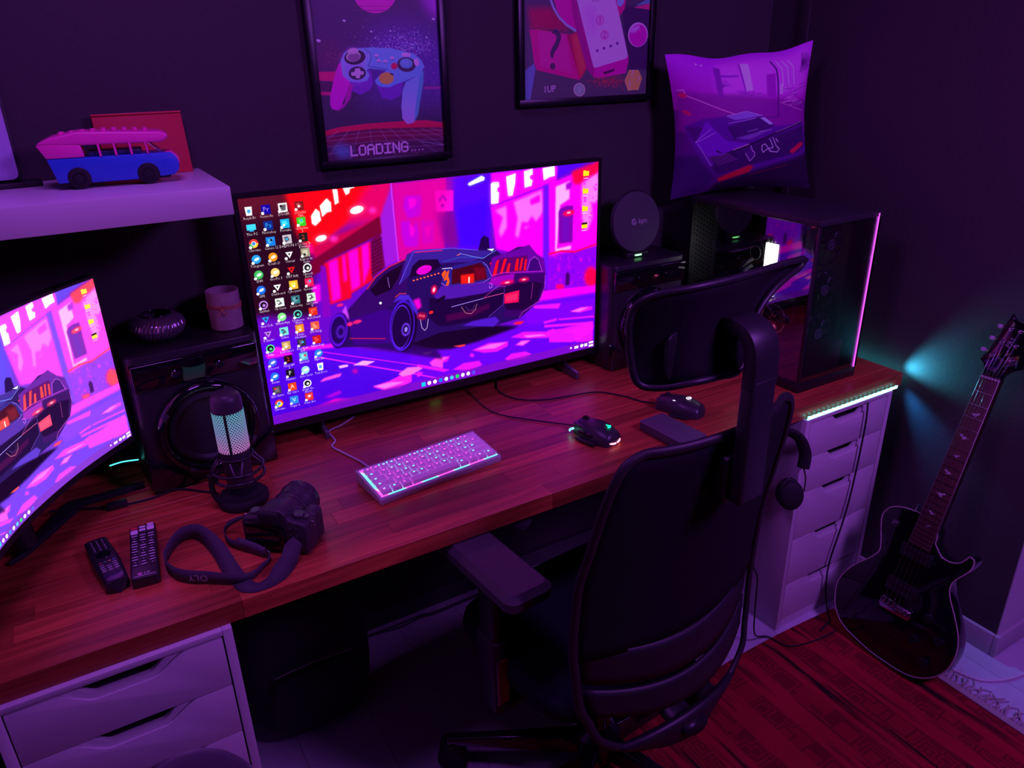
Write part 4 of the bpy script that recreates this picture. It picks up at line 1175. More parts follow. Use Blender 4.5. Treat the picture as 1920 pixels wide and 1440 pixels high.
# ------------------------------------------------------------------ router
ro = thing('router', 'round dark router with white lettering standing on a loudspeaker', 'router', (1.405, 1.69, SPT))
M = Matrix.Translation((0, 0, .100)) @ Matrix.Rotation(PI/2 - math.radians(8), 4, 'X')
MB().lathe([(.0008, -.020), (.070, -.020), (.083, -.012), (.0865, 0), (.084, .008), (.0008, .0115)], 64, M).build('disc_body', mat('router_grey', (0.055, 0.056, 0.065), 0.55, noise=0.06), ro, smooth=50)
MB().torus(M @ Vector((0, 0, .001)), M.to_3x3() @ Vector((0, 0, 1)), .0866, .0022, 64, 8).build('rim_trim', DARK, ro, smooth=180)
MB().box(-.040, .040, -.020, .030, .0, .016).build('foot', DARK, ro, .004)
MB().box(-.011, .011, -.0235, -.0205, .006, .0095).build('status_light', emat('green_light', (0.25, 1.0, 0.35), 3.5), ro)
WT = mat('white_print', (0.60, 0.60, 0.62), 0.5)
text('logo_text', 'kpn', .021, WT, ro, M @ frame((.019, .001, .0120), (1, 0, 0), (0, 1, 0)))
for k, r in enumerate((.0035, .0062, .0088)):
    MB().tube([(r*math.cos(a), r*math.sin(a), 0) for a in [2*PI*i/16+.5*k for i in range(15)]], .0007, 5).build('logo_ring', WT, ro, smooth=180).matrix_local = M @ Matrix.Translation((-.012, .001, .0116))

# ------------------------------------------------------------------ microphone
mic = thing('microphone', 'microphone with glowing cyan to pink mesh in a black shock mount', 'microphone', (0.197, 1.480, 0.738))
MB().lathe([(.0008, 0), (.050, 0), (.052, .004), (.052, .014), (.047, .020), (.0008, .021)], 48).build('round_base', MATTE, mic, smooth=40)
MICC = mat('microphone_shell', (0.045, 0.040, 0.05), 0.45, noise=.1)
MB().lathe([(.0008, .2545), (.020, .2535), (.0275, .248), (.0305, .238), (.0310, .2155), (.0300, .2150), (.0300, .110), (.0285, .100), (.0270, .045), (.022, .040), (.0008, .040)], 48).build('capsule_body', MICC, mic, smooth=40)
m = bpy.data.materials.new('glowing_mesh'); m.use_nodes = True
nt = m.node_tree; b = nt.nodes['Principled BSDF']
uvn = nt.nodes.new('ShaderNodeUVMap'); sp = nt.nodes.new('ShaderNodeSeparateXYZ'); rp = nt.nodes.new('ShaderNodeValToRGB')
rp.color_ramp.elements[0].color = (0.62, 0.20, 0.62, 1); rp.color_ramp.elements[1].color = (0.14, 0.44, 0.60, 1)
e = rp.color_ramp.elements.new(.55); e.color = (0.25, 0.36, 0.66, 1)
mp = nt.nodes.new('ShaderNodeMapping'); mp.inputs['Scale'].default_value = (32, 23, 1)
vo = nt.nodes.new('ShaderNodeTexVoronoi'); vo.inputs['Randomness'].default_value = 0.0; vo.inputs['Scale'].default_value = 1.0
ml = nt.nodes.new('ShaderNodeMath'); ml.operation = 'LESS_THAN'; ml.inputs[1].default_value = 0.33
mr = nt.nodes.new('ShaderNodeMapRange'); mr.inputs[3].default_value = 0.09; mr.inputs[4].default_value = 1.35
# stagger every second row of holes
se2 = nt.nodes.new('ShaderNodeSeparateXYZ'); fl_ = nt.nodes.new('ShaderNodeMath'); fl_.operation = 'FLOOR'; md_ = nt.nodes.new('ShaderNodeMath'); md_.operation = 'MODULO'; md_.inputs[1].default_value = 2
hf = nt.nodes.new('ShaderNodeMath'); hf.operation = 'MULTIPLY'; hf.inputs[1].default_value = .5; ad = nt.nodes.new('ShaderNodeMath'); cx_ = nt.nodes.new('ShaderNodeCombineXYZ')
L = nt.links.new
L(uvn.outputs[0], sp.inputs[0]); L(sp.outputs[1], rp.inputs[0]); L(uvn.outputs[0], mp.inputs[0]); L(mp.outputs[0], se2.inputs[0])
L(se2.outputs[1], fl_.inputs[0]); L(fl_.outputs[0], md_.inputs[0]); L(md_.outputs[0], hf.inputs[0]); L(hf.outputs[0], ad.inputs[0]); L(se2.outputs[0], ad.inputs[1])
L(ad.outputs[0], cx_.inputs[0]); L(se2.outputs[1], cx_.inputs[1]); L(cx_.outputs[0], vo.inputs['Vector']); L(vo.outputs['Distance'], ml.inputs[0])
L(ml.outputs[0], mr.inputs[0]); L(mr.outputs[0], b.inputs['Emission Strength']); L(rp.outputs[0], b.inputs['Emission Color'])
b.inputs['Base Color'].default_value = (0.02, 0.02, 0.03, 1)
seam = math.radians(-112)
mb = MB(); mb.grid(lambda u, v: (.0311*math.cos(seam+.09+u*(2*PI-.18)), .0311*math.sin(seam+.09+u*(2*PI-.18)), .128+.0868*v), 46, 1, uv=True)
mb.build('glowing_mesh', m, mic, recalc=False, smooth=180)
MB().tube([(.0306*math.cos(seam), .0306*math.sin(seam), .127), (.0306*math.cos(seam), .0306*math.sin(seam), .216)], .0022, 6).build('mesh_seam', MATTE, mic)
for z, R in ((.084, .051), (.066, .051)):
    MB().torus((0, 0, z), (0, 0, 1), R, .0032, 48, 8).build('mount_ring', mat('satin_black', (0.02, 0.02, 0.024), 0.28), mic, smooth=180)
MB().torus((0, 0, .112), (0, 0, 1), .034, .0030, 40, 8).build('clamp_ring', DARK, mic, smooth=180)
for k in range(8):
    a = 2*PI*k/8+.2; b2 = a + (.28 if k % 2 else -.28)
    MB().tube([(.034*math.cos(a), .034*math.sin(a), .111), (.051*math.cos(b2), .051*math.sin(b2), .084)], .0016, 6).build('elastic_strut', mat('grey_elastic', (0.16, 0.15, 0.17), 0.6), mic, smooth=180)
MB().prism(rrect(.020, .012, .003, 3), .066, .084, 'z', M=Matrix.Translation((-.0525, -.006, 0))).build('swivel_block', DARK, mic, .001)
MB().tube(spline([(-.055, -.006, .080), (-.058, -.006, .050), (-.050, -.006, .020), (-.032, -.004, .010)], 6), .0058, 8).build('yoke_arm', MATTE, mic, smooth=180)
mcb = thing('microphone_cable', 'thin black cable with an inline switch running from microphone towards curved monitor', 'cable', (0.0, 1.60, .738))
MB().tube(spline([(.155, -.066, .0035), (.12, -.030, .0035), (.079, .002, .0035), (.025, -.008, .0035), (-.042, -.002, .0035), (-.085, .015, .006), (-.115, .022, .0140), (-.16, .03, .0140)], 8), .0022, 6).build('cord', MATTE, mcb, smooth=180)
MB().box(-.057, -.017, -.012, .006, .0006, .014).build('cable_switch', DARK, mcb, .003)

# ------------------------------------------------------------------ keyboard
kb = thing('keyboard', 'compact white keyboard with glowing cyan and pink backlight and white cable', 'keyboard', (0.5835, 1.374, 0.738), math.radians(5.4))
KW, KD = .308, .118
CASE = mat('white_case', (0.60, 0.58, 0.62), 0.4, noise=.04)
MB().prism([(-KD/2, .0005), (-KD/2, .013), (-KD/2+.004, .016), (KD/2, .032), (KD/2, .002)], -KW/2, KW/2, 'x').build('case', CASE, kb, .0015)
tilt = math.atan2(.016, KD-.004)
Mk = Matrix.Translation((0, -KD/2+.004, .0162)) @ Matrix.Rotation(tilt, 4, 'X')
m = bpy.data.materials.new('backlight_plate'); m.use_nodes = True
nt = m.node_tree; b = nt.nodes['Principled BSDF']; L = nt.links.new
def backlight(nt, out_socket):
    tc = nt.nodes.new('ShaderNodeTexCoord'); sx = nt.nodes.new('ShaderNodeSeparateXYZ')
    mu = nt.nodes.new('ShaderNodeMath'); mu.operation = 'MULTIPLY_ADD'; mu.inputs[1].default_value = 78.0
    m2 = nt.nodes.new('ShaderNodeMath'); m2.operation = 'MULTIPLY'; m2.inputs[1].default_value = 46.0
    sn = nt.nodes.new('ShaderNodeMath'); sn.operation = 'SINE'
    rp = nt.nodes.new('ShaderNodeValToRGB')
    rp.color_ramp.elements[0].position = .40; rp.color_ramp.elements[0].color = (1.0, 0.06, 0.55, 1)
    rp.color_ramp.elements[1].position = .62; rp.color_ramp.elements[1].color = (0.05, 0.85, 0.75, 1)
    mr = nt.nodes.new('ShaderNodeMapRange'); mr.inputs[1].default_value = -1
    L = nt.links.new
    L(tc.outputs['Object'], sx.inputs[0]); L(sx.outputs[1], m2.inputs[0]); L(sx.outputs[0], mu.inputs[0]); L(m2.outputs[0], mu.inputs[2])
    L(mu.outputs[0], sn.inputs[0]); L(sn.outputs[0], mr.inputs[0]); L(mr.outputs[0], rp.inputs[0]); L(rp.outputs[0], out_socket)
backlight(nt, b.inputs['Emission Color']); b.inputs['Emission Strength'].default_value = 1.3
MB().box(-KW/2+.006, KW/2-.006, .002, KD-.010, -.0006, .0006, Mk).build('backlight_plate', m, kb)
m3 = bpy.data.materials.new('backlit_legend'); m3.use_nodes = True
backlight(m3.node_tree, m3.node_tree.nodes['Principled BSDF'].inputs['Emission Color']); m3.node_tree.nodes['Principled BSDF'].inputs['Emission Strength'].default_value = 2.2
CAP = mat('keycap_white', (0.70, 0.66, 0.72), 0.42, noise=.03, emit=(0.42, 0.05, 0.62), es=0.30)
U = .0193
lay = [[1.25, 1.25, 1.25, 6.25, 1.25, 1.25, 1.25, 1.25], [2.25]+[1]*10+[2.75], [1.75]+[1]*11+[2.25], [1.5]+[1]*12+[1.5], [1]*13+[2]]
leg = MB()
capmesh = {}
for r, row in enumerate(lay):
    x = -7.5*U
    for wd in row:
        cx = x + wd*U/2; cy = .0115 + r*U
        if wd not in capmesh:
            w0 = wd*U/2-.0006; w1 = w0-.0022; h0 = U/2-.0006; h1 = h0-.0024
            mb = MB()
            mb.add([(-w0, -h0, 0), (w0, -h0, 0), (w0, h0, 0), (-w0, h0, 0), (-w1, -h1+.0005, .0078), (w1, -h1+.0005, .0078), (w1, h1+.0008, .0084), (-w1, h1+.0008, .0084)], [(0, 3, 2, 1), (4, 5, 6, 7), (0, 1, 5, 4), (1, 2, 6, 5), (2, 3, 7, 6), (3, 0, 4, 7)])
            k_ = mb.build('keycap', CAP, kb, .0007, 2, smooth=60)
            capmesh[wd] = k_.data
        else:
            k_ = bpy.data.objects.new('keycap', capmesh[wd]); COL.objects.link(k_); k_.parent = kb
        k_.matrix_local = Mk @ Matrix.Translation((cx, cy, .0026))
        if wd < 6:
            for q in range(2):
                lx = cx - (.0016 if wd < 1.2 else wd*U/2-.0075) + q*.0026; ly = cy + .0024
                leg.add([(lx-.0010, ly-.0013, .0112), (lx+.0008, ly-.0013, .0112), (lx+.0008, ly+.0013, .0113), (lx-.0010, ly+.0013, .0113)], [(0, 1, 2, 3)], Mk)
        x += wd*U
lg = leg.build('key_legends', m3, kb, recalc=False, smooth=0, kind='stuff')
def rel(o, pts):
    R = Matrix.Rotation(-o.rotation_euler[2], 3, 'Z')
    return [R @ (Vector(p) - o.location) for p in pts]
MB().tube(spline(rel(kb, [(.470, 1.425, .758), (.468, 1.455, .748), (.463, 1.505, .7415), (.4456, 1.560, .7415), (.433, 1.608, .7415), (.4490, 1.634, .7415), (.4520, 1.690, .7415), (.490, 1.708, .7415), (.535, 1.737, .742)]), 8), .0024, 8).build('cable', CASE, kb, smooth=180)

# ------------------------------------------------------------------ mice
def mouse_shape(L_, W_, H_, skew=0.0):
    def f(u, v):
        # u round the section, v nose -> tail
        y = L_*(.5-v)
        wv = W_/2*(.80 + .20*math.cos(PI*(v-.62)*1.7))*min(1, (v*(1-v)*16)**.35 + .02)
        hv = H_*(.50 + .50*math.sin(PI*min(1, (v*.86+.10))))*min(1, (v*(1-v)*13)**.42 + .02)
        a = 2*PI*u
        x = wv*math.copysign(abs(math.cos(a))**.75, math.cos(a)); z = math.sin(a)
        z = hv*abs(z)**.85 if z > 0 else 0.0
        return (x + skew*v*v, y, z + .001)
    return f
def mouse(name, label, x, y, rz, L_, W_, H_):
    t = thing(name, label, 'mouse', (x, y, .738), rz, group='black gaming mice on the worktop')
    MB().grid(mouse_shape(L_, W_, H_), 40, 26, closed_u=True).build('shell', mat('mouse_shell', (0.035, 0.032, 0.04), 0.38, noise=.1), t, smooth=60)
    MB().cyl((-.0035, L_*.26, H_*.86), (.0035, L_*.26, H_*.86), .011, n=20).build('scroll_wheel', MATTE, t, .001)
    for s in (-1, 1):
        MB().prism([(s*.006, L_*.12), (s*W_*.34, L_*.14), (s*W_*.30, L_*.45), (s*.006, L_*.475)], H_*.60, H_*.72, 'z').build('button', mat('mouse_button_gloss', (0.05, 0.04, 0.06), 0.2), t, .003, 3)
    return t
m1 = mouse('gaming_mouse', 'black mouse with green emblem and red light along its tail, nearer the keyboard', 0.996, 1.308, math.radians(14), .124, .074, .042)
MB().prism([(-.034, -.030), (-.049, -.034), (-.052, .006), (-.046, .030), (-.034, .020)], .002, .010, 'z').build('thumb_wing', DARK, m1, .003)
for k in range(2):
    MB().box(-.0375, -.034, .006-.022*k, .026-.022*k, .017, .024).build('side_button', GLOSS, m1, .0015)
MB().prism([(-.007, -.006), (-.002, -.003), (.001, .006), (.004, -.001), (.008, -.002), (.004, -.008), (-.002, -.009)], .0400, .0412, 'z', M=Matrix.Translation((.004, -.022, .0)) @ Matrix.Rotation(math.radians(12), 4, 'X')).build('emblem', emat('emerald_light', (0.0, 1.0, 0.50), 1.6), m1)
for s in (-1, 1):
    MB().tube(spline([(s*.003, -.0625, .007), (s*.013, -.0605, .008), (s*.023, -.053, .010)], 5), .0022, 6).build('tail_light', emat('rose_light', (1.0, 0.25, 0.35), 3.2), m1, smooth=180)
MB().tube(spline([(-.028, .048, .018), (-.031, .056, .014), (-.029, .060, .008)], 4), .0026, 6).build('nose_light', emat('mint_light', (0.15, 1.0, 0.75), 2.4), m1, smooth=180)
MB().tube(spline(rel(m1, [(.985, 1.368, .746), (.965, 1.405, .7415), (.93, 1.445, .7415), (.885, 1.500, .7415), (.857, 1.545, .7415), (.848, 1.59, .7415), (.850, 1.64, .742), (.86, 1.735, .742)]), 8), .0016, 6).build('cable', MATTE, m1, smooth=180)

m2 = mouse('gaming_mouse', 'black mouse with two white lights and a ring emblem beside the grey flat box', 1.265, 1.308, math.radians(27), .130, .076, .040)
MB().torus((.004, -.020, .0395), (0, .15, 1), .0062, .0013, 20, 6).build('emblem', emat('lilac_light', (0.85, 0.70, 1.0), 1.6), m2, smooth=180)
for k in range(2): MB().box(-.016-.006*k, -.0125-.006*k, .006, .013, .0365-.0012*k, .0378-.0012*k).build('level_light', emat('lilac_light', (0.85, 0.70, 1.0), 1.6), m2)
MB().prism([(-.036, -.044), (-.050, -.030), (-.050, .010), (-.036, .016)], .001, .007, 'z').build('thumb_wing', DARK, m2, .0025)
MB().tube(spline(rel(m2, [(1.237, 1.366, .744), (1.215, 1.405, .7415), (1.20, 1.45, .7415), (1.155, 1.515, .7415), (1.08, 1.535, .7415), (1.00, 1.555, .7415), (.945, 1.60, .7415), (.93, 1.67, .742), (.96, 1.735, .742)]), 8), .0019, 6).build('cable', MATTE, m2, smooth=180)

bx = thing('flat_box', 'plain dark grey flat box lying on the worktop between mouse and chair', 'box', (1.152, 1.212, .738), math.radians(3))
MB().prism(rrect(.080, .150, .008, 4), .0005, .019, 'z').build('box_base', mat('grey_card', (0.085, 0.08, 0.10), 0.55, noise=.05), bx, .0015)
MB().prism(rrect(.081, .151, .008, 4), .0195, .023, 'z').build('box_lid', mat('grey_card_lid', (0.105, 0.10, 0.12), 0.55, noise=.05), bx, .001)

# ------------------------------------------------------------------ remote controls
RBODY = mat('remote_body', (0.018, 0.016, 0.020), 0.35)
LBL = mat('pale_print', (0.75, 0.72, 0.78), 0.5)
def rounded_bar(name, w_, l_, z0, z1, m, parent, r=.008, bevel=.003):
    return MB().prism(rrect(w_, l_, r, 4), z0, z1, 'z').build(name, m, parent, bevel, 3)
r1 = thing('remote_control', 'curved black remote with a dark directional pad and glossy tail', 'remote control', (-.073, 1.374, .738), math.radians(8.5), group='television remotes near the worktop edge')
def rem(u, v):
    y = .088*(1-2*v); wv = .0215*(1-.12*math.cos(PI*v*2)*.6)*min(1, (v*(1-v)*26)**.30+.05)
    a = 2*PI*u
    x = wv*math.copysign(abs(math.cos(a))**.5, math.cos(a)); s = math.sin(a)
    h = .022*min(1, (v*(1-v)*26)**.30+.05) + .004*math.sin(PI*v)
    return (x, y, .0006 + (h*.5 + h*.5*math.copysign(abs(s)**.5, s)))
MB().grid(rem, 32, 24, closed_u=True).build('body', RBODY, r1, smooth=60)
MB().lathe([(.0008, .0005), (.0125, .0005), (.0135, -.0012), (.006, -.0012), (.005, .001), (.0008, .0012)], 24, Matrix.Translation((0, .012, .0265))).build('direction_pad', GLOSS, r1, smooth=40)
for k, (cx_, col) in enumerate(((-.011, (0.5, .06, .1)), (-.0035, (.1, .32, .2)), (.004, (.6, .4, .1)), (.0115, (.1, .15, .5)))):
    MB().box(cx_-.0026, cx_+.0026, -.0165, -.0135, .0255, .0268).build('colour_button', mat('key_%d' % k, col, .4), r1, .0005)
for row in range(4):
    for cx_ in (-.0105, 0, .0105):
        MB().box(cx_-.0034, cx_+.0034, -.0235-.007*row+.0, -.0222-.007*row, .0252, .0262).build('label_mark', LBL, r1, smooth=0)
for row in range(6):
    for cx_ in (-.0095, 0, .0095):
        MB().lathe([(.0024, 0), (.0024, .0008), (.0018, .0012)], 10).build('button', DARK, r1, loc=(cx_, .070-.0078*row, .0228 + .0004*row))
        MB().box(cx_-.0012, cx_+.0012, .0693-.0078*row, .0707-.0078*row, .0242+.0004*row, .0245+.0004*row).build('label_mark', LBL, r1, smooth=0)
MB().prism(rrect(.030, .030, .008, 4, 0, -.064), .0225, .0250, 'z').build('tail_plate', mat('purple_gloss', (0.06, 0.04, 0.09), 0.15), r1, .001)

r2 = thing('remote_control', 'straight black remote with large pale buttons and a red power button', 'remote control', (-.009, 1.371, .738), math.radians(-5), group='television remotes near the worktop edge')
rounded_bar('body', .047, .184, .0006, .022, RBODY, r2, .006)
PB = mat('pale_button', (0.78, 0.74, 0.80), 0.45)
for cx_, cy_, w_, h_, mm in ((-.0145, .080, .013, .009, mat('red_button', (0.65, .02, .06), .4)), (-.0145, .065, .013, .014, PB), (0, .080, .012, .006, PB), (0, .069, .012, .007, PB), (.0145, .085, .012, .006, PB), (.0145, .072, .013, .015, PB)):
    MB().prism(rrect(w_, h_, .002, 3, cx_, cy_), .022, .0242, 'z').build('button', mm, r2, .0006)
for row in range(12):
    for k, cx_ in enumerate((-.0145, 0, .0145)):
        yy = .050 - .0092*row
        ww = (.0048, .0010, .0034)[(row+k) % 3] if row % 4 else .0050
        MB().prism(rrect(.0115, .0058, .0015, 3, cx_, yy), .022, .0232, 'z').build('small_button', mat('dark_key', (0.035, 0.03, 0.04), .5), r2)
        MB().box(cx_-ww, cx_+ww, yy-.0010, yy+.0012, .0233, .0236).build('label_mark', LBL, r2, smooth=0)
text('brand_text', 'LG', .0085, PB, r2, frame((.004, -.0795, .0223), (1, 0, 0), (0, 1, 0)))
MB().lathe([(.0008, .0224), (.0042, .0224), (.0042, .0220)], 20, Matrix.Translation((-.008, -.0795, 0))).build('brand_dot', mat('pink_print', (0.60, 0.20, 0.40), .4), r2)
MB().box(-.018, .018, -.0865, -.0855, .0220, .0224).build('trim_line', LBL, r2, smooth=0)

# ------------------------------------------------------------------ camera with strap
ca = thing('camera', 'black mirrorless camera with its strap looped on the worktop', 'camera', (.226, 1.274, .738), math.radians(-43))
CB = mat('camera_skin', (0.036, 0.031, 0.040), 0.5, noise=.2, scale=300, bump=.15)
MB().prism([(-.066, .004), (.066, .004), (.067, .060), (.062, .070), (.030, .074), (.026, .088), (.016, .094), (-.018, .094), (-.028, .088), (-.032, .075), (-.060, .072), (-.066, .062)], -.026, .018, 'y').build('body', CB, ca, .005, 3)
MB().prism(rrect(.030, .068, .010, 4, .052, .038), .010, .046, 'y').build('grip', CB, ca, .008, 3)
Mc = Matrix.Translation((-.006, .018, .046)) @ Matrix.Rotation(-PI/2, 4, 'X')
MB().lathe([(.035, 0), (.036, .004), (.036, .026), (.0375, .027), (.0375, .050), (.039, .052), (.039, .082), (.036, .084), (.033, .078), (.0008, .070)], 48, Mc).build('lens', mat('lens_barrel', (0.050, 0.042, 0.055), 0.35), ca, smooth=40)
for z_, r_ in ((.012, .0365), (.038, .0382), (.066, .0396)):
    MB().torus(Mc @ Vector((0, 0, z_)), Mc.to_3x3() @ Vector((0, 0, 1)), r_, .0012, 48, 6).build('lens_ring', mat('ring_satin', (0.06, 0.05, 0.07), 0.2), ca, smooth=180)
MB().prism(rrect(.040, .026, .006, 4, -.004, .080), -.036, -.024, 'y').build('eyecup', MATTE, ca, .004)
box('flip_screen', GLOSS, ca, -.058, .022, -.0295, -.0262, .010, .064, .002)
for x_, z_, r_, h_ in ((.044, .072, .011, .009), (.020, .080, .0, 0), (-.046, .070, .010, .008), (.058, .066, .006, .010)):
    if r_: 
        dl = MB().lathe([(r_, 0), (r_, h_*.8), (r_*.85, h_)], 24, Matrix.Translation((x_, -.004, z_))).build('dial', mat('dial_metal', (0.10, 0.09, 0.11), 0.3, metal=.5), ca)
for k, (x_, z_) in enumerate(((.034, .058), (.046, .058), (.034, .046), (.046, .044), (.040, .034), (.040, .022))):
    MB().lathe([(.0034, 0), (.0034, .002)], 12, Matrix.Translation((x_, -.026, z_)) @ Matrix.Rotation(PI/2, 4, 'X')).build('button', mat('dial_metal', (0.10, 0.09, 0.11), 0.3, metal=.5), ca)
for s in (-1, 1): MB().torus((s*.0685, -.004, .060), (0, 1, 0), .0052, .0011, 16, 6).build('strap_ring', CHROME, ca, smooth=180)
# strap: a long band, standing on edge where it is narrow and lying over where it is wide
STRAP = mat('strap_webbing', (0.055, 0.045, 0.065), 0.8, noise=.2, scale=600, bump=.3)
def band(name, rows_, n=8, t=.0016, m=STRAP):
    A = spline([r_[0] for r_ in rows_], n); B = spline([r_[1] for r_ in rows_], n)
    mb = MB(); mb.grid(lambda u, v: (A if v < .5 else B)[min(len(A)-1, int(round(u*(len(A)-1))))], len(A)-1, 1)
    return mb.build(name, m, ca, recalc=False, smooth=180, solid=t)
Z = .7392
def wr(pairs):
    return [tuple(rel(ca, [a, b])) for a, b in pairs]
band('strap', wr([((.171, 1.335, .785), (.178, 1.330, .795)), ((.145, 1.368, .755), (.148, 1.372, .766)), ((.134, 1.362, .741), (.134, 1.364, .752)), ((.136, 1.325, Z), (.139, 1.326, .753)), ((.156, 1.292, Z), (.160, 1.292, .760)), ((.180, 1.258, Z), (.182, 1.258, .757)), ((.190, 1.238, Z), (.192, 1.238, .751)), ((.170, 1.216, Z), (.172, 1.217, .752)), ((.148, 1.198, Z), (.149, 1.199, .755)), ((.118, 1.200, Z), (.118, 1.200, .762)), ((.080, 1.226, Z), (.080, 1.227, .766)), ((.050, 1.246, Z), (.050, 1.248, .767)), ((.030, 1.272, Z), (.030, 1.274, .767)), ((.020, 1.312, Z), (.020, 1.315, .766)), ((.029, 1.350, Z), (.032, 1.350, .770)), ((.055, 1.388, Z), (.058, 1.380, .775)), ((.080, 1.388, Z), (.088, 1.382, .774)), ((.094, 1.352, Z), (.108, 1.358, .768)), ((.102, 1.300, Z), (.125, 1.312, .756)), ((.106, 1.245, Z), (.134, 1.255, .747)), ((.115, 1.195, Z), (.141, 1.210, .742))]))
band('strap', wr([((.115, 1.195, Z), (.141, 1.210, .742)), ((.122, 1.174, Z), (.148, 1.186, .7420)), ((.140, 1.160, Z), (.157, 1.176, .7430)), ((.160, 1.157, Z), (.172, 1.178, .748)), ((.182, 1.160, Z), (.186, 1.190, .757)), ((.205, 1.172, Z), (.206, 1.206, .764)), ((.228, 1.196, .742), (.220, 1.222, .775)), ((.252, 1.222, .768), (.250, 1.232, .785)), ((.268, 1.232, .790), (.270, 1.236, .800))]))
band('strap_pad', wr([((.146, 1.306, .742), (.150, 1.306, .764)), ((.168, 1.276, .741), (.172, 1.277, .762)), ((.184, 1.252, .741), (.187, 1.253, .758))]), 6, .0040, mat('pad_leather', (0.07, 0.05, 0.085), 0.6))
o_ = MB().tube([Vector(p) for p in rel(ca, [(.186, 1.250, .740), (.186, 1.250, .757), (.191, 1.242, .757), (.191, 1.242, .740)])], .0012, 6, closed=True).build('buckle', STEEL, ca, smooth=180)
Rz = Matrix.Rotation(-ca.rotation_euler[2], 4, 'Z') @ Matrix.Translation(-ca.location)
text('strap_text', 'OLY', .019, mat('strap_print', (0.55, 0.52, 0.60), .6), ca, Rz @ frame((.0635, 1.2355, .7525), (-.84, .54, 0), (.0, .03, -1)))
# ------------------------------------------------------------------ computer tower
pc = thing('computer_tower', 'black glass-sided computer tower with glowing memory and a magenta light line', 'computer', (1.600, 1.214, .738))
PW, PD, PH = .236, .461, .467
PCM = mat('tower_black', (0.012, 0.012, 0.014), 0.4, noise=.15)
box('floor_panel', PCM, pc, 0, PW, 0, PD, .0005, .030, .002)
box('roof_panel', mat('tower_roof', (0.030, 0.028, 0.034), 0.45, noise=.2), pc, 0, PW, 0, PD, PH-.016, PH, .002)
box('side_panel', PCM, pc, PW-.006, PW, .0, PD, .030, PH-.016)
box('rear_panel', PCM, pc, .006, PW-.006, PD-.006, PD, .030, PH-.016)
box('corner_post', mat('post_black', (0.02, 0.02, 0.024), 0.3), pc, 0, .008, 0, .008, .030, PH-.016, .001)
box('corner_post', PCM, pc, 0, .012, PD-.012, PD, .030, PH-.016)
gm = bpy.data.materials.new('tinted_glass'); gm.use_nodes = True
nt = gm.node_tree; nt.nodes.remove(nt.nodes['Principled BSDF']); out = nt.nodes['Material Output']
tr = nt.nodes.new('ShaderNodeBsdfTransparent'); tr.inputs[0].default_value = (0.72, 0.72, 0.76, 1)
gl = nt.nodes.new('ShaderNodeBsdfGlossy'); gl.inputs['Roughness'].default_value = 0.015
mxs = nt.nodes.new('ShaderNodeMixShader'); lw = nt.nodes.new('ShaderNodeLayerWeight'); pw_ = nt.nodes.new('ShaderNodeMath'); pw_.operation = 'POWER'; pw_.inputs[1].default_value = 4.0; fz = nt.nodes.new('ShaderNodeMath'); fz.operation = 'MULTIPLY_ADD'; fz.inputs[1].default_value = .8; fz.inputs[2].default_value = .17; nt.links.new(lw.outputs['Facing'], pw_.inputs[0]); nt.links.new(pw_.outputs[0], fz.inputs[0])
nzg = nt.nodes.new('ShaderNodeTexNoise'); nzg.inputs['Scale'].default_value = 3.0
nt.links.new(fz.outputs[0], mxs.inputs[0]); nt.links.new(tr.outputs[0], mxs.inputs[1]); nt.links.new(gl.outputs[0], mxs.inputs[2]); nt.links.new(mxs.outputs[0], out.inputs[0])
box('glass_panel', gm, pc, -.0005, .0030, .009, PD-.013, .031, PH-.017)
box('front_glass', gm, pc, .009, PW-.014, -.0005, .0030, .031, PH-.017)
box('light_strip', emat('magenta_light', (0.80, 0.10, 0.95), 1.3), pc, PW-.0118, PW-.0088, -.0014, .004, .030, PH-.006)
box('front_edge', PCM, pc, PW-.008, PW, 0, .012, .030, PH-.016)
# interior
box('motherboard_tray', mat('tray', (0.016, 0.016, 0.018), 0.6), pc, PW-.045, PW-.040, .05, PD-.02, .05, PH-.03)
mboard = box('motherboard', mat('circuit_board', (0.012, 0.012, 0.016), 0.45, noise=.5, scale=90), pc, PW-.050, PW-.046, .195, .455, .150, .430)
EMB = mat('etched_line', (0.20, 0.19, 0.22), 0.4)
box('heat_sink', mat('heat_sink', (0.030, 0.028, 0.032), 0.35), mboard, PW-.095, PW-.0505, .395, .450, .250, .405, .004)
MB().tube([(PW-.0962, .445, .306), (PW-.0962, .428, .322), (PW-.0962, .404, .308), (PW-.0962, .422, .294), (PW-.0962, .436, .302), (PW-.0962, .414, .308)], .0009, 5).build('etched_mark', EMB, mboard, smooth=180)
for k in range(4):
    box('heat_sink_fin', mat('heat_sink', (0.030, 0.028, 0.032), 0.35), mboard, PW-.085, PW-.0505, .384-.0085*k, .389-.0085*k, .290, .415, .001)
box('heat_sink', mat('red_sheen', (0.09, 0.02, 0.035), 0.3), mboard, PW-.095, PW-.0505, .268, .335, .350, .405, .003)
MB().cyl((PW-.0505, .322, .305), (PW-.094, .322, .305), .034, n=40).build('pump_block', mat('pump', (0.016, 0.016, 0.02), 0.3), pc, .002)
MB().torus((PW-.0946, .322, .305), (1, 0, 0), .020, .0014, 32, 6).build('pump_ring', EMB, pc, smooth=180)
for dz in (0, .020):
    MB().tube(spline([(PW-.093, .330, .285-dz), (PW-.110, .340, .272-dz), (PW-.112, .356, .255-dz), (PW-.105, .352, .236-dz), (PW-.098, .33, .228-dz), (PW-.09, .23, .23-dz), (PW-.09, .12, .30)], 6), .0062, 10).build('coolant_hose', mat('braided_hose', (0.16, 0.16, 0.20), 0.35), pc, smooth=180)
RAML = emat('white_light', (1.0, 0.97, 0.93), 9.0)
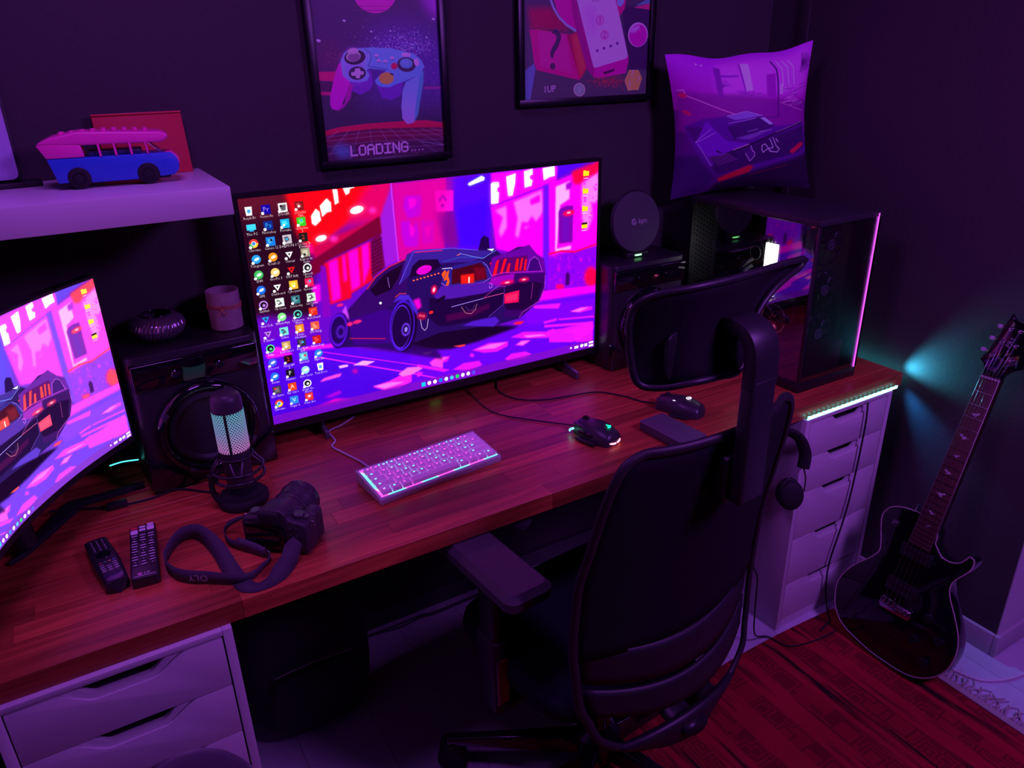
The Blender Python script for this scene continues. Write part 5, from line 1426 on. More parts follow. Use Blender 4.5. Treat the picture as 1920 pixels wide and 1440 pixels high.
for k in range(4):
    y = .278 - .0115*k
    st = box('memory_stick', mat('memory_body', (0.05, 0.05, 0.06), 0.3), pc, PW-.092, PW-.050, y-.003, y+.003, .235, .365)
    box('glow_bar', RAML, st, PW-.099, PW-.0925, y-.0045, y+.0045, .237, .343, .001)
    box('end_cap', mat('cap_grey', (0.3, 0.3, 0.34), 0.3), st, PW-.098, PW-.0925, y-.0034, y+.0034, .346, .362, .001)
gp = box('graphics_card', mat('graphics_shroud', (0.03, 0.025, 0.032), 0.25), pc, .066, .112, .120, .420, .098, .214, .004)
for k in range(3):
    yy = .175 + .09*k
    MB().torus((.0655, yy-.01, .156), (1, 0, 0), .042, .0022, 36, 6).build('fan_ring', STEEL, gp, smooth=180)
    for q in range(7):
        a = 2*PI*q/7 + k
        MB().tube([(.0650, yy-.01+.008*math.cos(a), .156+.008*math.sin(a)), (.0650, yy-.01+.040*math.cos(a+.5), .156+.040*math.sin(a+.5))], .0022, 5).build('fan_vane', mat('vane_grey', (0.12, 0.11, 0.14), .25), gp, smooth=180)
for k, (a, b_) in enumerate(((.290, .170), (.275, .150), (.245, .215), (.205, .165))):
    MB().tube([(.0635, a, .210-.006*(k > 1)), (.0635, b_, (.105, .108, .150, .170)[k])], (.0042, .0022, .0014, .0014)[k], 6).build('silver_edge', mat('bright_silver', (0.6, 0.6, 0.66), .25, metal=.9), gp, smooth=180)
box('accent_light', emat('pink_light', (1.0, 0.10, 0.30), 16.0), gp, .0580, .0620, .158, .180, .124, .136)
box('backplate', mat('backplate', (0.22, 0.21, 0.25), 0.18, metal=.8), gp, .068, .112, .122, .418, .2145, .2165)
for k in range(3):
    MB().tube(spline([(PW-.07, .10, .13+.01*k), (PW-.12, .11+.02*k, .12), (PW-.166, .16+.03*k, .17), (PW-.165, .2+.03*k, .185)], 6), .0022, 6).build('power_cable', mat('sleeved_cable', (0.12, 0.06, 0.09), 0.5), pc, smooth=180)
box('power_shroud', mat('shroud', (0.05, 0.016, 0.028), 0.4), pc, .012, PW-.05, .02, PD-.02, .031, .115, .002)
# perforated rear strip seen through the glass: rows of round studs
vents = MB()
for i in range(26):
    for j in range(7):
        yy = PD-.022-.0105*j; zz = .075+.0140*i + (.0070 if j % 2 else 0)
        vents.add([(.016+.0125*j+.0042*math.cos(a), PD-.0085, zz+.0042*math.sin(a)) for a in [2*PI*k/6 for k in range(6)]], [tuple(range(6))])
box('vent_plate', mat('vent_plate_grey', (0.07, 0.07, 0.08), 0.4), pc, .012, .112, PD-.0080, PD-.0065, .06, PH-.03)
vents.build('vent_holes', mat('hole_black', (0.002, 0.002, 0.002), 0.9), pc, kind='stuff', smooth=0)
for k in range(3):
    z = .1345 + .1243*k
    fan = MB().torus((.117, .058, z), (0, 1, 0), .056, .004, 44, 8).build('fan', mat('fan_frame', (0.03, 0.03, 0.036), 0.35), pc, smooth=180)
    for q in range(9):
        a = 2*PI*q/9
        bl = MB(); c_, s_ = math.cos(a), math.sin(a)
        M = Matrix.Translation((.117, .058, z)) @ Matrix.Rotation(a, 4, 'Y')
        bl.grid(lambda u, v: M @ Vector((.015+.037*u, -.006+.012*v, (-.010+.020*v)*(.5+.5*u)+.004*u)), 3, 2)
        bl.build('fan_blade', mat('fan_blade', (0.022, 0.022, 0.028), 0.3), fan, solid=.0012)
    hb = MB().cyl((.117, .050, z), (.117, .066, z), .0165, n=28).build('fan_hub', mat('fan_hub', (0.06, 0.06, 0.07), 0.3), fan)
    MB().torus((.117, .0490, z), (0, 1, 0), .0125, .0017, 28, 6).build('hub_ring', mat('hub_silver', (0.50, 0.48, 0.55), 0.3), fan, smooth=180)
    MB().prism([(-.006, -.006), (-.002, -.006), (.002, .001), (.005, -.006), (.008, -.006), (.003, .007), (-.001, .007)], .0485, .0505, 'y', M=Matrix.Translation((.117, 0, z))).build('hub_mark', mat('hub_silver', (0.50, 0.48, 0.55), 0.3), fan)
# cables leaving the far side of the tower
cl = thing('cable_bundle', 'black cables looping behind the computer tower on the worktop corner', 'cable', (1.86, 1.30, .738))
for k, pts in enumerate(([(.02, .06, .40), (.05, .05, .33), (.045, .04, .26), (.04, .05, .10), (.05, .10, .004)], [(.0, .02, .10), (.02, .01, .135), (.055, .0, .145), (.075, .03, .11), (.07, .10, .004)], [(.03, .12, .36), (.07, .10, .30), (.06, .08, .20), (.05, .15, .005)])):
    MB().tube(spline(pts, 8), .0035, 8).build('cable', mat('cable_black', (0.02, 0.02, 0.024), 0.4), cl, smooth=180)
MB().box(.030, .040, .030, .042, .20, .24).build('plug', PALEP, cl, .002)

# ------------------------------------------------------------------ light strips on the worktop edges
ls = thing('light_strip', 'glowing cyan strip of diodes under the worktop edge above the drawers', 'light strip', (1.75, 1.1415, .7004))
TAPE = emat('cyan_tape_light', (0.50, 1.0, 1.0), 2.4)
DI = emat('cyan_diode', (0.02, 0.85, 0.85), 7.0)
box('tape', TAPE, ls, -.190, .188, -.0010, .0002, 0, .0085)
box('tape_backing', DARK, ls, -.190, .188, .0003, .0010, 0, .0085)
for k in range(20):
    box('diode', DI, ls, -.186+.0192*k, -.181+.0192*k, .0011, .0024, .0035, .0085)
l2 = thing('light_strip', 'glowing teal strip along the end of the worktop facing the side wall', 'light strip', (1.9685, 1.30, .7235))
box('tape', emat('teal_tape_light', (0.08, 0.75, 0.95), 4.0), l2, 0, .0012, -.145, .45, 0, .009)
for k in range(18):
    box('diode', emat('teal_diode', (0.10, 0.85, 1.0), 22.0), l2, .0013, .0028, -.140+.0325*k, -.134+.0325*k, .002, .007)
lc = thing('light_strip_cable', 'thin black cable hanging over the drawer fronts of the unit by the guitar', 'cable', (1.7946, 1.128, .7))
P0 = Vector((1.7946, 1.128, .7))
MB().tube([q - P0 for q in spline([(1.7946, 1.131, .697), (1.7978, 1.128, .6215), (1.7913, 1.128, .4422), (1.7728, 1.126, .3212), (1.7428, 1.126, .1902), (1.742, 1.124, .10), (1.7544, 1.120, .030), (1.735, 1.095, .0090), (1.7195, 1.0776, .0090), (1.66, 1.063, .0090)], 8)], .0025, 6).build('cord', MATTE, lc, smooth=180)

# ------------------------------------------------------------------ office chair
ch = thing('office_chair', 'black mesh office chair with headrest pulled up to the worktop', 'chair', (.86, 1.03, .0045), math.radians(5))
CHF = mat('chair_frame', (0.020, 0.018, 0.023), 0.45, noise=.1)
MESHM = mat('chair_mesh', (0.007, 0.007, 0.010), 0.85, noise=.4, scale=700, bump=.4, spec=.25)
PADM = mat('arm_pad', (0.075, 0.07, 0.08), 0.5, noise=.06)
BASEM = mat('base_black', (0.10, 0.10, 0.11), 0.2, metal=.85)
for k in range(5):
    a = math.radians(142 + 72*k)
    d = Vector((math.cos(a), math.sin(a), 0)); n = Vector((-d.y, d.x, 0)); bo = Vector((-.035, .018, 0))
    lgm = MB()
    def ring_(r, hw, z0, z1): return [bo + d*r + n*hw + Vector((0, 0, z0)), bo + d*r - n*hw + Vector((0, 0, z0)), bo + d*r - n*hw*.55 + Vector((0, 0, z1)), bo + d*r + n*hw*.55 + Vector((0, 0, z1))]
    v = ring_(.03, .026, .065, .115) + ring_(.20, .021, .066, .098) + ring_(.362, .016, .070, .086)
    lgm.add(v, [(0, 1, 2, 3)] + [(i+o, (i+1) % 4+o, (i+1) % 4+4+o, i+4+o) for o in (0, 4) for i in range(4)] + [(11, 10, 9, 8)])
    l_ = lgm.build('base_leg', BASEM, ch, .003)
    c_ = bo + d*.352
    for s in (-1, 1):
        wl = MB().cyl(c_ + n*s*.006 + Vector((0, 0, .0335)), c_ + n*s*.028 + Vector((0, 0, .0335)), .0330, n=24).build('caster_wheel', MATTE, l_, .004)
    MB().prism(rrect(.040, .048, .012, 4), .036, .070, 'z', M=Matrix.Translation(c_)).build('caster_hood', DARK, l_, .004)
MB().lathe([(.052, .055), (.052, .115), (.034, .135), (.028, .14), (.028, .29), (.0245, .292), (.0245, .35)], 28, Matrix.Translation((-.035, .018, 0))).build('gas_lift', BASEM, ch, smooth=40)
MB().prism([(-.10, -.17), (.10, -.17), (.11, .12), (-.11, .12)], .335, .375, 'z').build('tilt_mechanism', DARK, ch, .008)
# seat cushion
def seat(u, v):
    a = 2*PI*u
    if v <= .001 or v >= .999: rr = 0.001
    prof = [(0.0, .378), (.80, .378), (.97, .388), (1.0, .415), (.98, .442), (.85, .462), (.5, .470), (0.0, .472)]
    t = v*(len(prof)-1); i = min(int(t), len(prof)-2); q = t-i
    r = prof[i][0]*(1-q)+prof[i+1][0]*q; z = prof[i][1]*(1-q)+prof[i+1][1]*q
    r = max(r, .002)
    c, s = math.cos(a), math.sin(a)
    x = -.010 + .272*r*math.copysign(abs(c)**.45, c); y = .066 + .224*r*math.copysign(abs(s)**.45, s)
    z -= .018*max(0, (y-.16)/.1)**2 if y > .16 else 0
    return (x, y, z)
MB().grid(seat, 48, 14, closed_u=True).build('seat', mat('seat_fabric', (0.014, 0.016, 0.030), 0.9, noise=.3, scale=500, bump=.4, spec=.2), ch, smooth=60)
# arms
for s in (-1, 1):
    ap = MB().prism(rrect(.106, .292, .024, 5, s*.282, .082), .650, .692, 'z').build('armrest', PADM, ch, .012, 1, smooth=25)
    MB().prism(rrect(.076, .245, .026, 5, s*.274, .082), .638, .6515, 'z').build('pad_plate', DARK, ap, .003)
    pm = MB().prism(rrect(.030, .062, .012, 4, s*.286, .075), .43, .638, 'z').build('arm_post', CHF, ch, .003)
    sl = MB().prism(rrect(.040, .078, .016, 4, s*.286, .075), .315, .50, 'z').build('arm_sleeve', CHF, ch, .004)
    box('height_scale', mat('orange_brown_plastic', (0.30, 0.06, 0.02), 0.5), sl, s*.286-.010, s*.286+.010, .0345, .0362, .345, .46)
    box('metal_edge', STEEL, sl, s*.286-.018, s*.286-.0125, .0340, .0358, .345, .46)
    MB().tube(spline([(s*.286, .075, .345), (s*.275, .075, .300), (s*.22, .06, .318), (s*.10, .03, .350)], 6), .026, 10, flat=.5).build('arm_bracket', DARK, ch, smooth=180)
# backrest
def interp(tab, z):
    for (a, va), (b_, vb) in zip(tab[:-1], tab[1:]):
        if z <= b_: 
            q = (z-a)/(b_-a); q = max(0, min(1, q))
            return va*(1-q)+vb*q
    return tab[-1][1]
YC = [(.30, -.225), (.40, -.215), (.50, -.202), (.62, -.200), (.75, -.212), (.88, -.236), (1.01, -.258)]
HW = [(.30, .095), (.33, .165), (.38, .215), (.46, .243), (.60, .255), (.75, .254), (.90, .238), (.97, .226), (.995, .210), (1.008, .185)]
CV = [(.30, .03), (.45, .055), (.70, .058), (1.0, .045)]
def bk(u, z, off=0):
    return Vector((u*interp(HW, z), interp(YC, z) + interp(CV, z)*u*u + off, z))
outline_ = [bk(1, z) for z in (.38, .42, .46, .53, .60, .68, .75, .82, .90, .95, .98, .998)] + [bk(u, 1.008 + .004*(1-u*u)) for u in (.95, .8, .5, 0, -.5, -.8, -.95)] + [bk(-1, z) for z in (.998, .98, .95, .90, .82, .75, .68, .60, .53, .46, .42, .38)] + [bk(u, z) for u, z in ((-1, .345), (-.95, .322), (-.6, .306), (0, .302), (.6, .306), (.95, .322), (1, .345))]
MB().tube(spline(outline_, 3, closed=True), .0066, 8, closed=True, flat=1.4).build('back_frame', mat('piping_dark', (0.022, 0.018, 0.022), 0.5), ch, smooth=180)
mb = MB(); mb.grid(lambda u, v: bk(-.985+1.97*u, .565+.440*v, .004), 20, 16)
mb.build('back_mesh', MESHM, ch, smooth=180, solid=.004)
for z0, z1, nm in ((.505, .590, 'lumbar_support'), (.425, .490, 'lumbar_support')):
    mb = MB(); mb.grid(lambda u, v: bk(-.94+1.88*u, z0+(z1-z0)*v - .030*(1-(2*u-1)**2), .012 - .010*(1-(2*u-1)**2)), 20, 4)
    mb.build(nm, mat('lumbar_plastic', (0.018, 0.017, 0.022), 0.5), ch, smooth=180, solid=.008)
mb = MB(); mb.grid(lambda u, v: bk(-1+2*u, .300+.060*v*(1-.4*(2*u-1)**2), .0), 20, 3)
mb.build('back_lower_band', CHF, ch, smooth=180, solid=.014)
MB().tube(spline([(0, -.235, .33), (0, -.20, .315), (0, -.10, .345)], 5), .035, 10, flat=.5).build('back_bracket', DARK, ch, smooth=180)
# spine post and headrest
MB().prism([(-.032, .895), (.032, .895), (.029, 1.12), (-.029, 1.12)], -.300, -.272, 'y').build('headrest_post', CHF, ch, .007, 3)
MB().prism(rrect(.085, .09, .012, 4, 0, .935), -.274, -.243, 'y').build('post_clamp', DARK, ch, .004)
hp_ = spline([(0, -.286, 1.10), (0, -.286, 1.150), (0, -.276, 1.182), (0, -.250, 1.196), (0, -.222, 1.192), (0, -.205, 1.170), (0, -.202, 1.14)], 5)
hb_ = MB(); nv_ = []
for i_, q_ in enumerate(hp_):
    t_ = (hp_[min(i_+1, len(hp_)-1)] - hp_[max(i_-1, 0)]).normalized(); n_ = Vector((0, -t_.z, t_.y)); wd_ = .030 - .006*max(0, i_-18)/12
    nv_.append([hb_.bm.verts.new(q_ + Vector((sx*wd_, 0, 0)) + n_*sn*.0125) for sx, sn in ((-1, -1), (1, -1), (1, 1), (-1, 1))])
for A0, A1 in zip(nv_[:-1], nv_[1:]):
    for k in range(4): hb_.bm.faces.new((A0[k], A0[(k+1) % 4], A1[(k+1) % 4], A1[k]))
hb_.bm.faces.new(nv_[0][::-1]); hb_.bm.faces.new(nv_[-1])
hb_.build('headrest_arm', CHF, ch, .004, 2)
W2L = Matrix.Rotation(-math.radians(5), 4, 'Z') @ Matrix.Translation((-.86, -1.03, 0))
top_ = [(.703, .850, 1.205), (.708, .845, 1.236), (.728, .825, 1.258), (.783, .800, 1.267), (.840, .798, 1.268), (.905, .806, 1.267), (.975, .820, 1.265), (1.035, .834, 1.262), (1.091, .850, 1.256)]
bot_ = [(.707, .850, 1.169), (.718, .842, 1.114), (.750, .822, 1.104), (.789, .793, 1.114), (.840, .790, 1.113), (.900, .797, 1.113), (.935, .812, 1.185), (.990, .824, 1.226), (1.080, .850, 1.243)]
A_ = [W2L @ p for p in spline(top_, 4)]; B_ = [W2L @ p for p in spline(bot_, 4)]
hr = MB(); hr.grid(lambda u, v: A_[int(round(u*(len(A_)-1)))]*(1-v) + B_[int(round(u*(len(A_)-1)))]*v + Vector((0, .012*math.sin(PI*v), 0)), len(A_)-1, 8)
hr.build('headrest_mesh', MESHM, ch, smooth=180, solid=.005)
MB().tube(A_ + B_[::-1], .0062, 8, closed=True).build('headrest_rim', CHF, ch, smooth=180)
MB().prism(rrect(.17, .085, .025, 5), -.004, .004, 'z', M=Matrix.Translation((-.045, -.205, 1.155)) @ Matrix.Rotation(PI/2, 4, 'X')).build('headrest_plate', DARK, ch, .003)

# ------------------------------------------------------------------ headphones under the worktop
hp = thing('headphones', 'black headphones hanging under the worktop beside the drawer unit', 'headphones', (1.47, 1.165, .687))
H0 = Vector((1.47, 1.165, .687))
Ac, Bc = Vector((1.508, 1.120, .500)), Vector((1.430, 1.195, .520))
band_ = spline([(1.540, 1.118, .575), (1.545, 1.122, .615), (1.528, 1.134, .660), (1.495, 1.152, .682), (1.460, 1.175, .686), (1.428, 1.198, .672), (1.412, 1.212, .625), (1.412, 1.210, .585)], 6)
MB().tube([p - H0 for p in band_], .0165, 10, flat=.5).build('headband', MATTE, hp, smooth=180)
for c, ax, e in ((Ac, Vector((-.50, -.84, .18)), Vector((1.540, 1.118, .577))), (Bc, Vector((.55, -.80, .15)), Vector((1.412, 1.210, .587)))):
    ax.normalize()
    Mx = Matrix.Translation(c - H0) @ ax.to_track_quat('Z', 'Y').to_matrix().to_4x4() @ Matrix.Diagonal((.86, 1.06, 1, 1))
    cup = MB().lathe([(.0008, .018), (.026, .017), (.036, .012), (.039, .004), (.039, -.004), (.034, -.010)], 36, Mx).build('ear_cup', MATTE, hp, smooth=50)
    MB().lathe([(.030, -.0105), (.038, -.012), (.040, -.019), (.036, -.026), (.026, -.027), (.022, -.020)], 36, Mx).build('ear_cushion', mat('ear_leather', (0.008, 0.008, 0.010), 0.55), hp, smooth=180)
    sd = ax.cross(Vector((0, 0, 1))).normalized()
    for s in (-1, 1):
        MB().tube([q - H0 for q in spline([e, e*.5 + c*.5 + sd*s*.022 + Vector((0, 0, .010)), c + sd*s*.034 + Vector((0, 0, .012))], 5)], .0020, 6).build('yoke_wire', STEEL, hp, smooth=180)
MB().box(-.010, .010, -.012, .012, -.006, .0095).build('hook', DARK, hp, .002)
MB().tube([q - H0 for q in spline([(1.432, 1.190, .482), (1.440, 1.175, .430), (1.440, 1.160, .374), (1.409, 1.130, .304), (1.432, 1.130, .250), (1.430, 1.122, .137), (1.455, 1.13, .04), (1.511, 1.1275, .0085), (1.5325, 1.0676, .0085), (1.63, 1.042, .0085), (1.70, 1.04, .0085)], 8)], .0022, 6).build('cable', MATTE, hp, smooth=180)
br = thing('bracket', 'dark mounting bracket under the worktop beside the white drawer unit', 'bracket', (1.522, 1.235, .66))
MB().prism([(-.030, .0395), (.026, .0395), (.026, .015), (.010, .0), (-.030, .018)], -.03, .03, 'y').build('bracket_body', DARK, br, .002)
b2 = thing('bracket', 'small pale bracket under the front edge of the worktop behind the armrest', 'bracket', (.70, 1.20, .664))
MB().prism([(-.02, .0355), (.03, .0355), (.03, -.004), (.012, -.02), (-.02, .004)], -.02, .02, 'y').build('bracket_body', GREYP, b2, .002)

# ------------------------------------------------------------------ guitar leaning in the corner
k_ = .29; L_ = math.sqrt(1+k_*k_)
Gm = Matrix(((0, k_/L_, -1/L_, 1.70), (-1, 0, 0, .82), (0, 1/L_, k_/L_, .0245), (0, 0, 0, 1)))
gt = thing('electric_guitar', 'black single cutaway electric guitar leaning against the dark side wall', 'guitar')
gt.matrix_world = Gm
OUT = [(-0.1134, 0.4249), (-0.1367, 0.4247), (-0.1627, 0.42), (-0.1874, 0.4104), (-0.2029, 0.3968), (-0.2108, 0.3792), (-0.21, 0.3584), (-0.199, 0.3262), (-0.1839, 0.2835), (-0.1889, 0.2612), (-0.2052, 0.2364), (-0.2261, 0.2107), (-0.2461, 0.1809), (-0.2606, 0.1473), (-0.2645, 0.1153), (-0.2567, 0.0791), (-0.2442, 0.0505), (-0.2204, 0.0251), (-0.1893, 0.0099), (-0.15, 0.0012), (-0.1036, -0.0058), (-0.053, -0.0061), (-0.0054, -0.003), (0.0294, 0.0086), (0.0593, 0.0304), (0.0811, 0.061), (0.0913, 0.0917), (0.0929, 0.1299), (0.0838, 0.1682), (0.0663, 0.2005), (0.0458, 0.231), (0.0302, 0.2531), (0.0202, 0.2748), (0.0207, 0.2973), (0.0331, 0.321), (0.046, 0.3428), (0.0498, 0.3647), (0.0465, 0.3764), (0.0388, 0.3803), (0.0327, 0.3779), (0.028, 0.3673), (0.0177, 0.3524), (0.0029, 0.3443), (-0.0143, 0.3419), (-0.0307, 0.3462), (-0.0479, 0.3623), (-0.0547, 0.3705), (-0.060, 0.400), (-0.085, .415)]
OS = [tuple(p)[:2] for p in spline([(a, b_, 0) for a, b_ in OUT], 2, closed=True)]
GB = mat('guitar_lacquer', (0.004, 0.004, 0.006), 0.08, noise=.1, coat=.5)
MB().prism(OS, -.045, 0, 'z').build('body', GB, gt, .004, 3, smooth=50)
MB().tube([(a, b_, -.001) for a, b_ in OS], .0018, 6, closed=True).build('edge_binding', mat('cream_binding', (0.50, 0.42, 0.40), 0.35), gt, smooth=180)
def quad_prism(pts, z0, z1, nm, m, parent, bev=.001):
    return MB().prism(pts, z0, z1, 'z').build(nm, m, parent, bev)
nk = quad_prism([(-.114, .385), (-.058, .385), (-.0555, .835), (-.1005, .835)], -.020, .0045, 'neck', mat('dark_mahogany', (0.02, 0.008, 0.006), 0.3), gt, .004)
fb = quad_prism([(-.1150, .341), (-.0567, .341), (-.0550, .825), (-.1003, .825)], .0048, .0105, 'fretboard', mat('rosewood', (0.13, 0.055, 0.05), 0.45, noise=.3, scale=80), gt, .0006)
edge = lambda t: (-.1150 + (t-.341)/(.825-.341)*.0147, -.0567 + (t-.341)/(.825-.341)*.0017)
for i in range(1, 23):
    t = .155 + .67*2**(-i/12)
    a, b_ = edge(t)
    box('fret', CHROME, fb, a, b_, t-.0008, t+.0008, .0105, .0118)
a, b_ = edge(.826)
box('nut', mat('bone', (0.6, 0.58, 0.55), 0.4), gt, a, b_, .824, .829, .005, .0125)
for s_ in (0, 1):
    MB().tube([(edge(.345)[s_], .345, .009), (edge(.823)[s_], .823, .009)], .0013, 6).build('neck_binding', mat('cream_binding', (0.50, 0.42, 0.40), 0.35), gt, smooth=180)
INL = mat('pearl_inlay', (0.72, 0.66, 0.75), 0.25)
BIRD = [(-.013, .003), (-.006, .001), (-.002, .004), (.002, .003), (.007, .007), (.014, .006), (.008, .001), (.004, -.002), (.006, -.006), (.001, -.004), (-.003, -.002)]
for k, (ss, tt) in enumerate(((-.0785, .7275), (-.0810, .6625), (-.0835, .610), (-.0845, .561), (-.0848, .4995), (-.0855, .443), (-.0862, .405))):
    sc_ = (1.0, 1.1, .75, .95, 1.1, .8, .6)[k]; fx = -1 if k % 2 else 1
    MB().prism([(ss+fx*a*sc_, tt+b_*sc_) for a, b_ in BIRD], .0104, .0109, 'z').build('bird_inlay', INL, fb, smooth=0)
HS = [(-.1002, .8273), (-.1006, .845), (-.1085, .857), (-.1212, .867), (-.1185, .8735), (-.1105, .8885), (-.1045, .9147), (-.0982, .9371), (-.0935, .9636), (-.0886, .9851), (-.0869, .9941), (-.0798, .9845), (-.069, .9784), (-.0502, .977), (-.0344, .9794), (-.0300, .955), (-.0265, .9285), (-.0173, .8854), (-.0196, .8691), (-.0393, .8575), (-.0502, .8442), (-.0532, .8289)]
hd = quad_prism(HS, -.010, .004, 'headstock', GB, gt, .0015)
for ss, tt in ((-.0759, .9571), (-.0851, .92), (-.0964, .8832), (-.0529, .9563), (-.0506, .9192), (-.0473, .8814)):
    MB().lathe([(.0062, .004), (.0062, .007), (.0050, .009), (.0026, .0095), (.0026, .014), (.0008, .0145)], 20, Matrix.Translation((ss, tt, 0))).build('tuner_post', CHROME, hd)
for ss, tt, d in ((-.1010, .9572, -1), (-.1090, .9243, -1), (-.1190, .891, -1), (-.0215, .950, 1), (-.0150, .915, 1), (-.0080, .880, 1)):
    MB().tube([(ss-d*.014, tt, -.004), (ss, tt, -.004)], .002, 6).build('tuner_shaft', CHROME, hd)
    MB().prism(rrect(.013, .010, .003, 3, ss+d*.005, tt), -.008, -.001, 'z').build('tuner_key', mat('pearl_key', (0.55, 0.50, 0.60), 0.25), hd, .001)
TXT = mat('headstock_print', (0.45, 0.42, 0.5), 0.4)
text('headstock_logo', 'PRS', .017, TXT, gt, frame((-.066, .925, .0043), (.28, 1, 0), (-1, .28, 0)))
text('signature_text', 'Tremonti', .0105, TXT, gt, frame((-.0725, .862, .0043), (.18, 1, 0), (-1, .18, 0)))
for nm, pts in (('pickup', [(-.128, .336), (-.042, .336), (-.042, .300), (-.128, .300)]), ('pickup', [(-.130, .231), (-.040, .231), (-.041, .192), (-.132, .192)])):
    pk = quad_prism(pts, .0002, .009, nm, DARK, gt, .001)
    for r_ in (.25, .75):
        for q in range(6):
            ss = pts[0][0] + .014 + q*.0117; tt = pts[2][1]*(1-r_) + pts[0][1]*r_
            MB().lathe([(.0026, .009), (.0024, .0102), (.0008, .0104)], 10, Matrix.Translation((ss, tt, 0))).build('pole_piece', STEEL, pk)
    for q in (pts[0][0]-.004, pts[1][0]+.004):
        MB().lathe([(.002, 0), (.002, .003)], 8, Matrix.Translation((q, (pts[0][1]+pts[2][1])/2, 0))).build('mount_screw', STEEL, pk)
bd = MB().prism([(-.126, .170), (-.040, .165), (-.038, .150), (-.041, .139), (-.124, .135), (-.130, .150)], .002, .012, 'z').build('bridge', mat('bridge_chrome', (0.62, 0.55, 0.62), 0.2, metal=1.0), gt, .003, 3)
for q in range(6):
    MB().box(-.0035, .0035, -.004, .004, .012, .0145, Matrix.Translation((-.117+.0135*q, .158-.0006*q, 0))).build('saddle', CHROME, bd, .0008)
for ss, tt in ((.0034, .1778), (-.011, .1047), (.0472, .1358), (.0328, .0603)):
    kn = MB().lathe([(.0125, .0002), (.012, .014), (.0105, .0155), (.0008, .0155)], 26, Matrix.Translation((ss, tt, 0))).build('knob', mat('knob_black', (0.012, 0.012, 0.014), 0.12), gt)
    for q in range(10):
        a = 2*PI*q/10
        MB().box(-.0002, .0002, .0095, .0118, .0125, .0145, Matrix.Translation((ss, tt, 0)) @ Matrix.Rotation(a, 4, 'Z')).build('knob_mark', mat('knob_grey', (0.16, 0.15, 0.18), .4), kn, smooth=0)
MB().lathe([(.009, .0002), (.009, .004), (.004, .005), (.003, .016), (.0008, .017)], 18, Matrix.Translation((-.168, .3706, 0))).build('selector_switch', STEEL, gt)
MB().lathe([(.004, 0), (.003, .010), (.006, .014), (.0008, .016)], 14, Matrix.Translation((-.140, .424, -.022)) @ Matrix.Rotation(-PI/2, 4, 'X')).build('strap_button', CHROME, gt)
posts = [(-.0964, .8832), (-.0851, .92), (-.0759, .9571), (-.0529, .9563), (-.0506, .9192), (-.0473, .8814)]
for q in range(6):
    sb = -.117 + .0135*q; sn = -.0985 + .0083*q*.985
    MB().tube([(sb, .158, .0152), (sn, .827, .0135), (posts[q][0], posts[q][1], .011)], .0005+.00006*(5-q), 5).build('string', STEEL, gt, smooth=180)

# ------------------------------------------------------------------ rug, bag, stool, floor cables
rg_ = thing('rug', 'red patterned rug with pale fringe on its end beside the guitar', 'rug', (1.0, .40, 0))
rm = bpy.data.materials.new('woven_rug'); rm.use_nodes = True
nt = rm.node_tree; b = nt.nodes['Principled BSDF']; L = nt.links.new
tc = nt.nodes.new('ShaderNodeTexCoord'); mp = nt.nodes.new('ShaderNodeMapping'); mp.inputs['Scale'].default_value = (38, 3.2, 1)
L(tc.outputs['Object'], mp.inputs[0])
n1 = nt.nodes.new('ShaderNodeTexNoise'); n1.inputs['Scale'].default_value = 1.0; n1.inputs['Detail'].default_value = 3; L(mp.outputs[0], n1.inputs['Vector'])
n2 = nt.nodes.new('ShaderNodeTexVoronoi'); n2.inputs['Scale'].default_value = 17; n2.distance = 'CHEBYCHEV'; L(tc.outputs['Object'], n2.inputs['Vector'])
wv = nt.nodes.new('ShaderNodeTexWave'); wv.inputs['Scale'].default_value = 2.6; wv.inputs['Distortion'].default_value = 0.6; L(tc.outputs['Object'], wv.inputs['Vector'])
r1_ = nt.nodes.new('ShaderNodeValToRGB'); r1_.color_ramp.elements[0].position = .36; r1_.color_ramp.elements[0].color = (0.03, 0.006, 0.012, 1); r1_.color_ramp.elements[1].position = .52; r1_.color_ramp.elements[1].color = (0.40, 0.012, 0.030, 1)
L(n1.outputs['Fac'], r1_.inputs[0])
r2_ = nt.nodes.new('ShaderNodeValToRGB'); r2_.color_ramp.elements[0].position = .0; r2_.color_ramp.elements[0].color = (0.20, 0.009, 0.020, 1); r2_.color_ramp.elements[1].position = .5; r2_.color_ramp.elements[1].color = (0.33, 0.010, 0.025, 1)
sn_ = nt.nodes.new('ShaderNodeMath'); sn_.operation = 'MULTIPLY'; sn_.inputs[1].default_value = 34.0
L(n2.outputs['Distance'], sn_.inputs[0]); s2_ = nt.nodes.new('ShaderNodeMath'); s2_.operation = 'SINE'; L(sn_.outputs[0], s2_.inputs[0]); L(s2_.outputs[0], r2_.inputs[0])
cr = nt.nodes.new('ShaderNodeValToRGB'); cr.color_ramp.interpolation = 'CONSTANT'; cr.color_ramp.elements[0].color = (0, 0, 0, 1); cr.color_ramp.elements[1].position = .55; cr.color_ramp.elements[1].color = (1, 1, 1, 1)
L(wv.outputs['Fac'], cr.inputs[0])
mx = nt.nodes.new('ShaderNodeMix'); mx.data_type = 'RGBA'; L(cr.outputs[0], mx.inputs[0]); L(r1_.outputs[0], mx.inputs[6]); L(r2_.outputs[0], mx.inputs[7])
n3 = nt.nodes.new('ShaderNodeTexNoise'); n3.inputs['Scale'].default_value = 420; L(tc.outputs['Object'], n3.inputs['Vector'])
bp = nt.nodes.new('ShaderNodeBump'); bp.inputs['Strength'].default_value = .6; bp.inputs['Distance'].default_value = .003; L(n3.outputs['Fac'], bp.inputs['Height']); L(bp.outputs[0], b.inputs['Normal'])
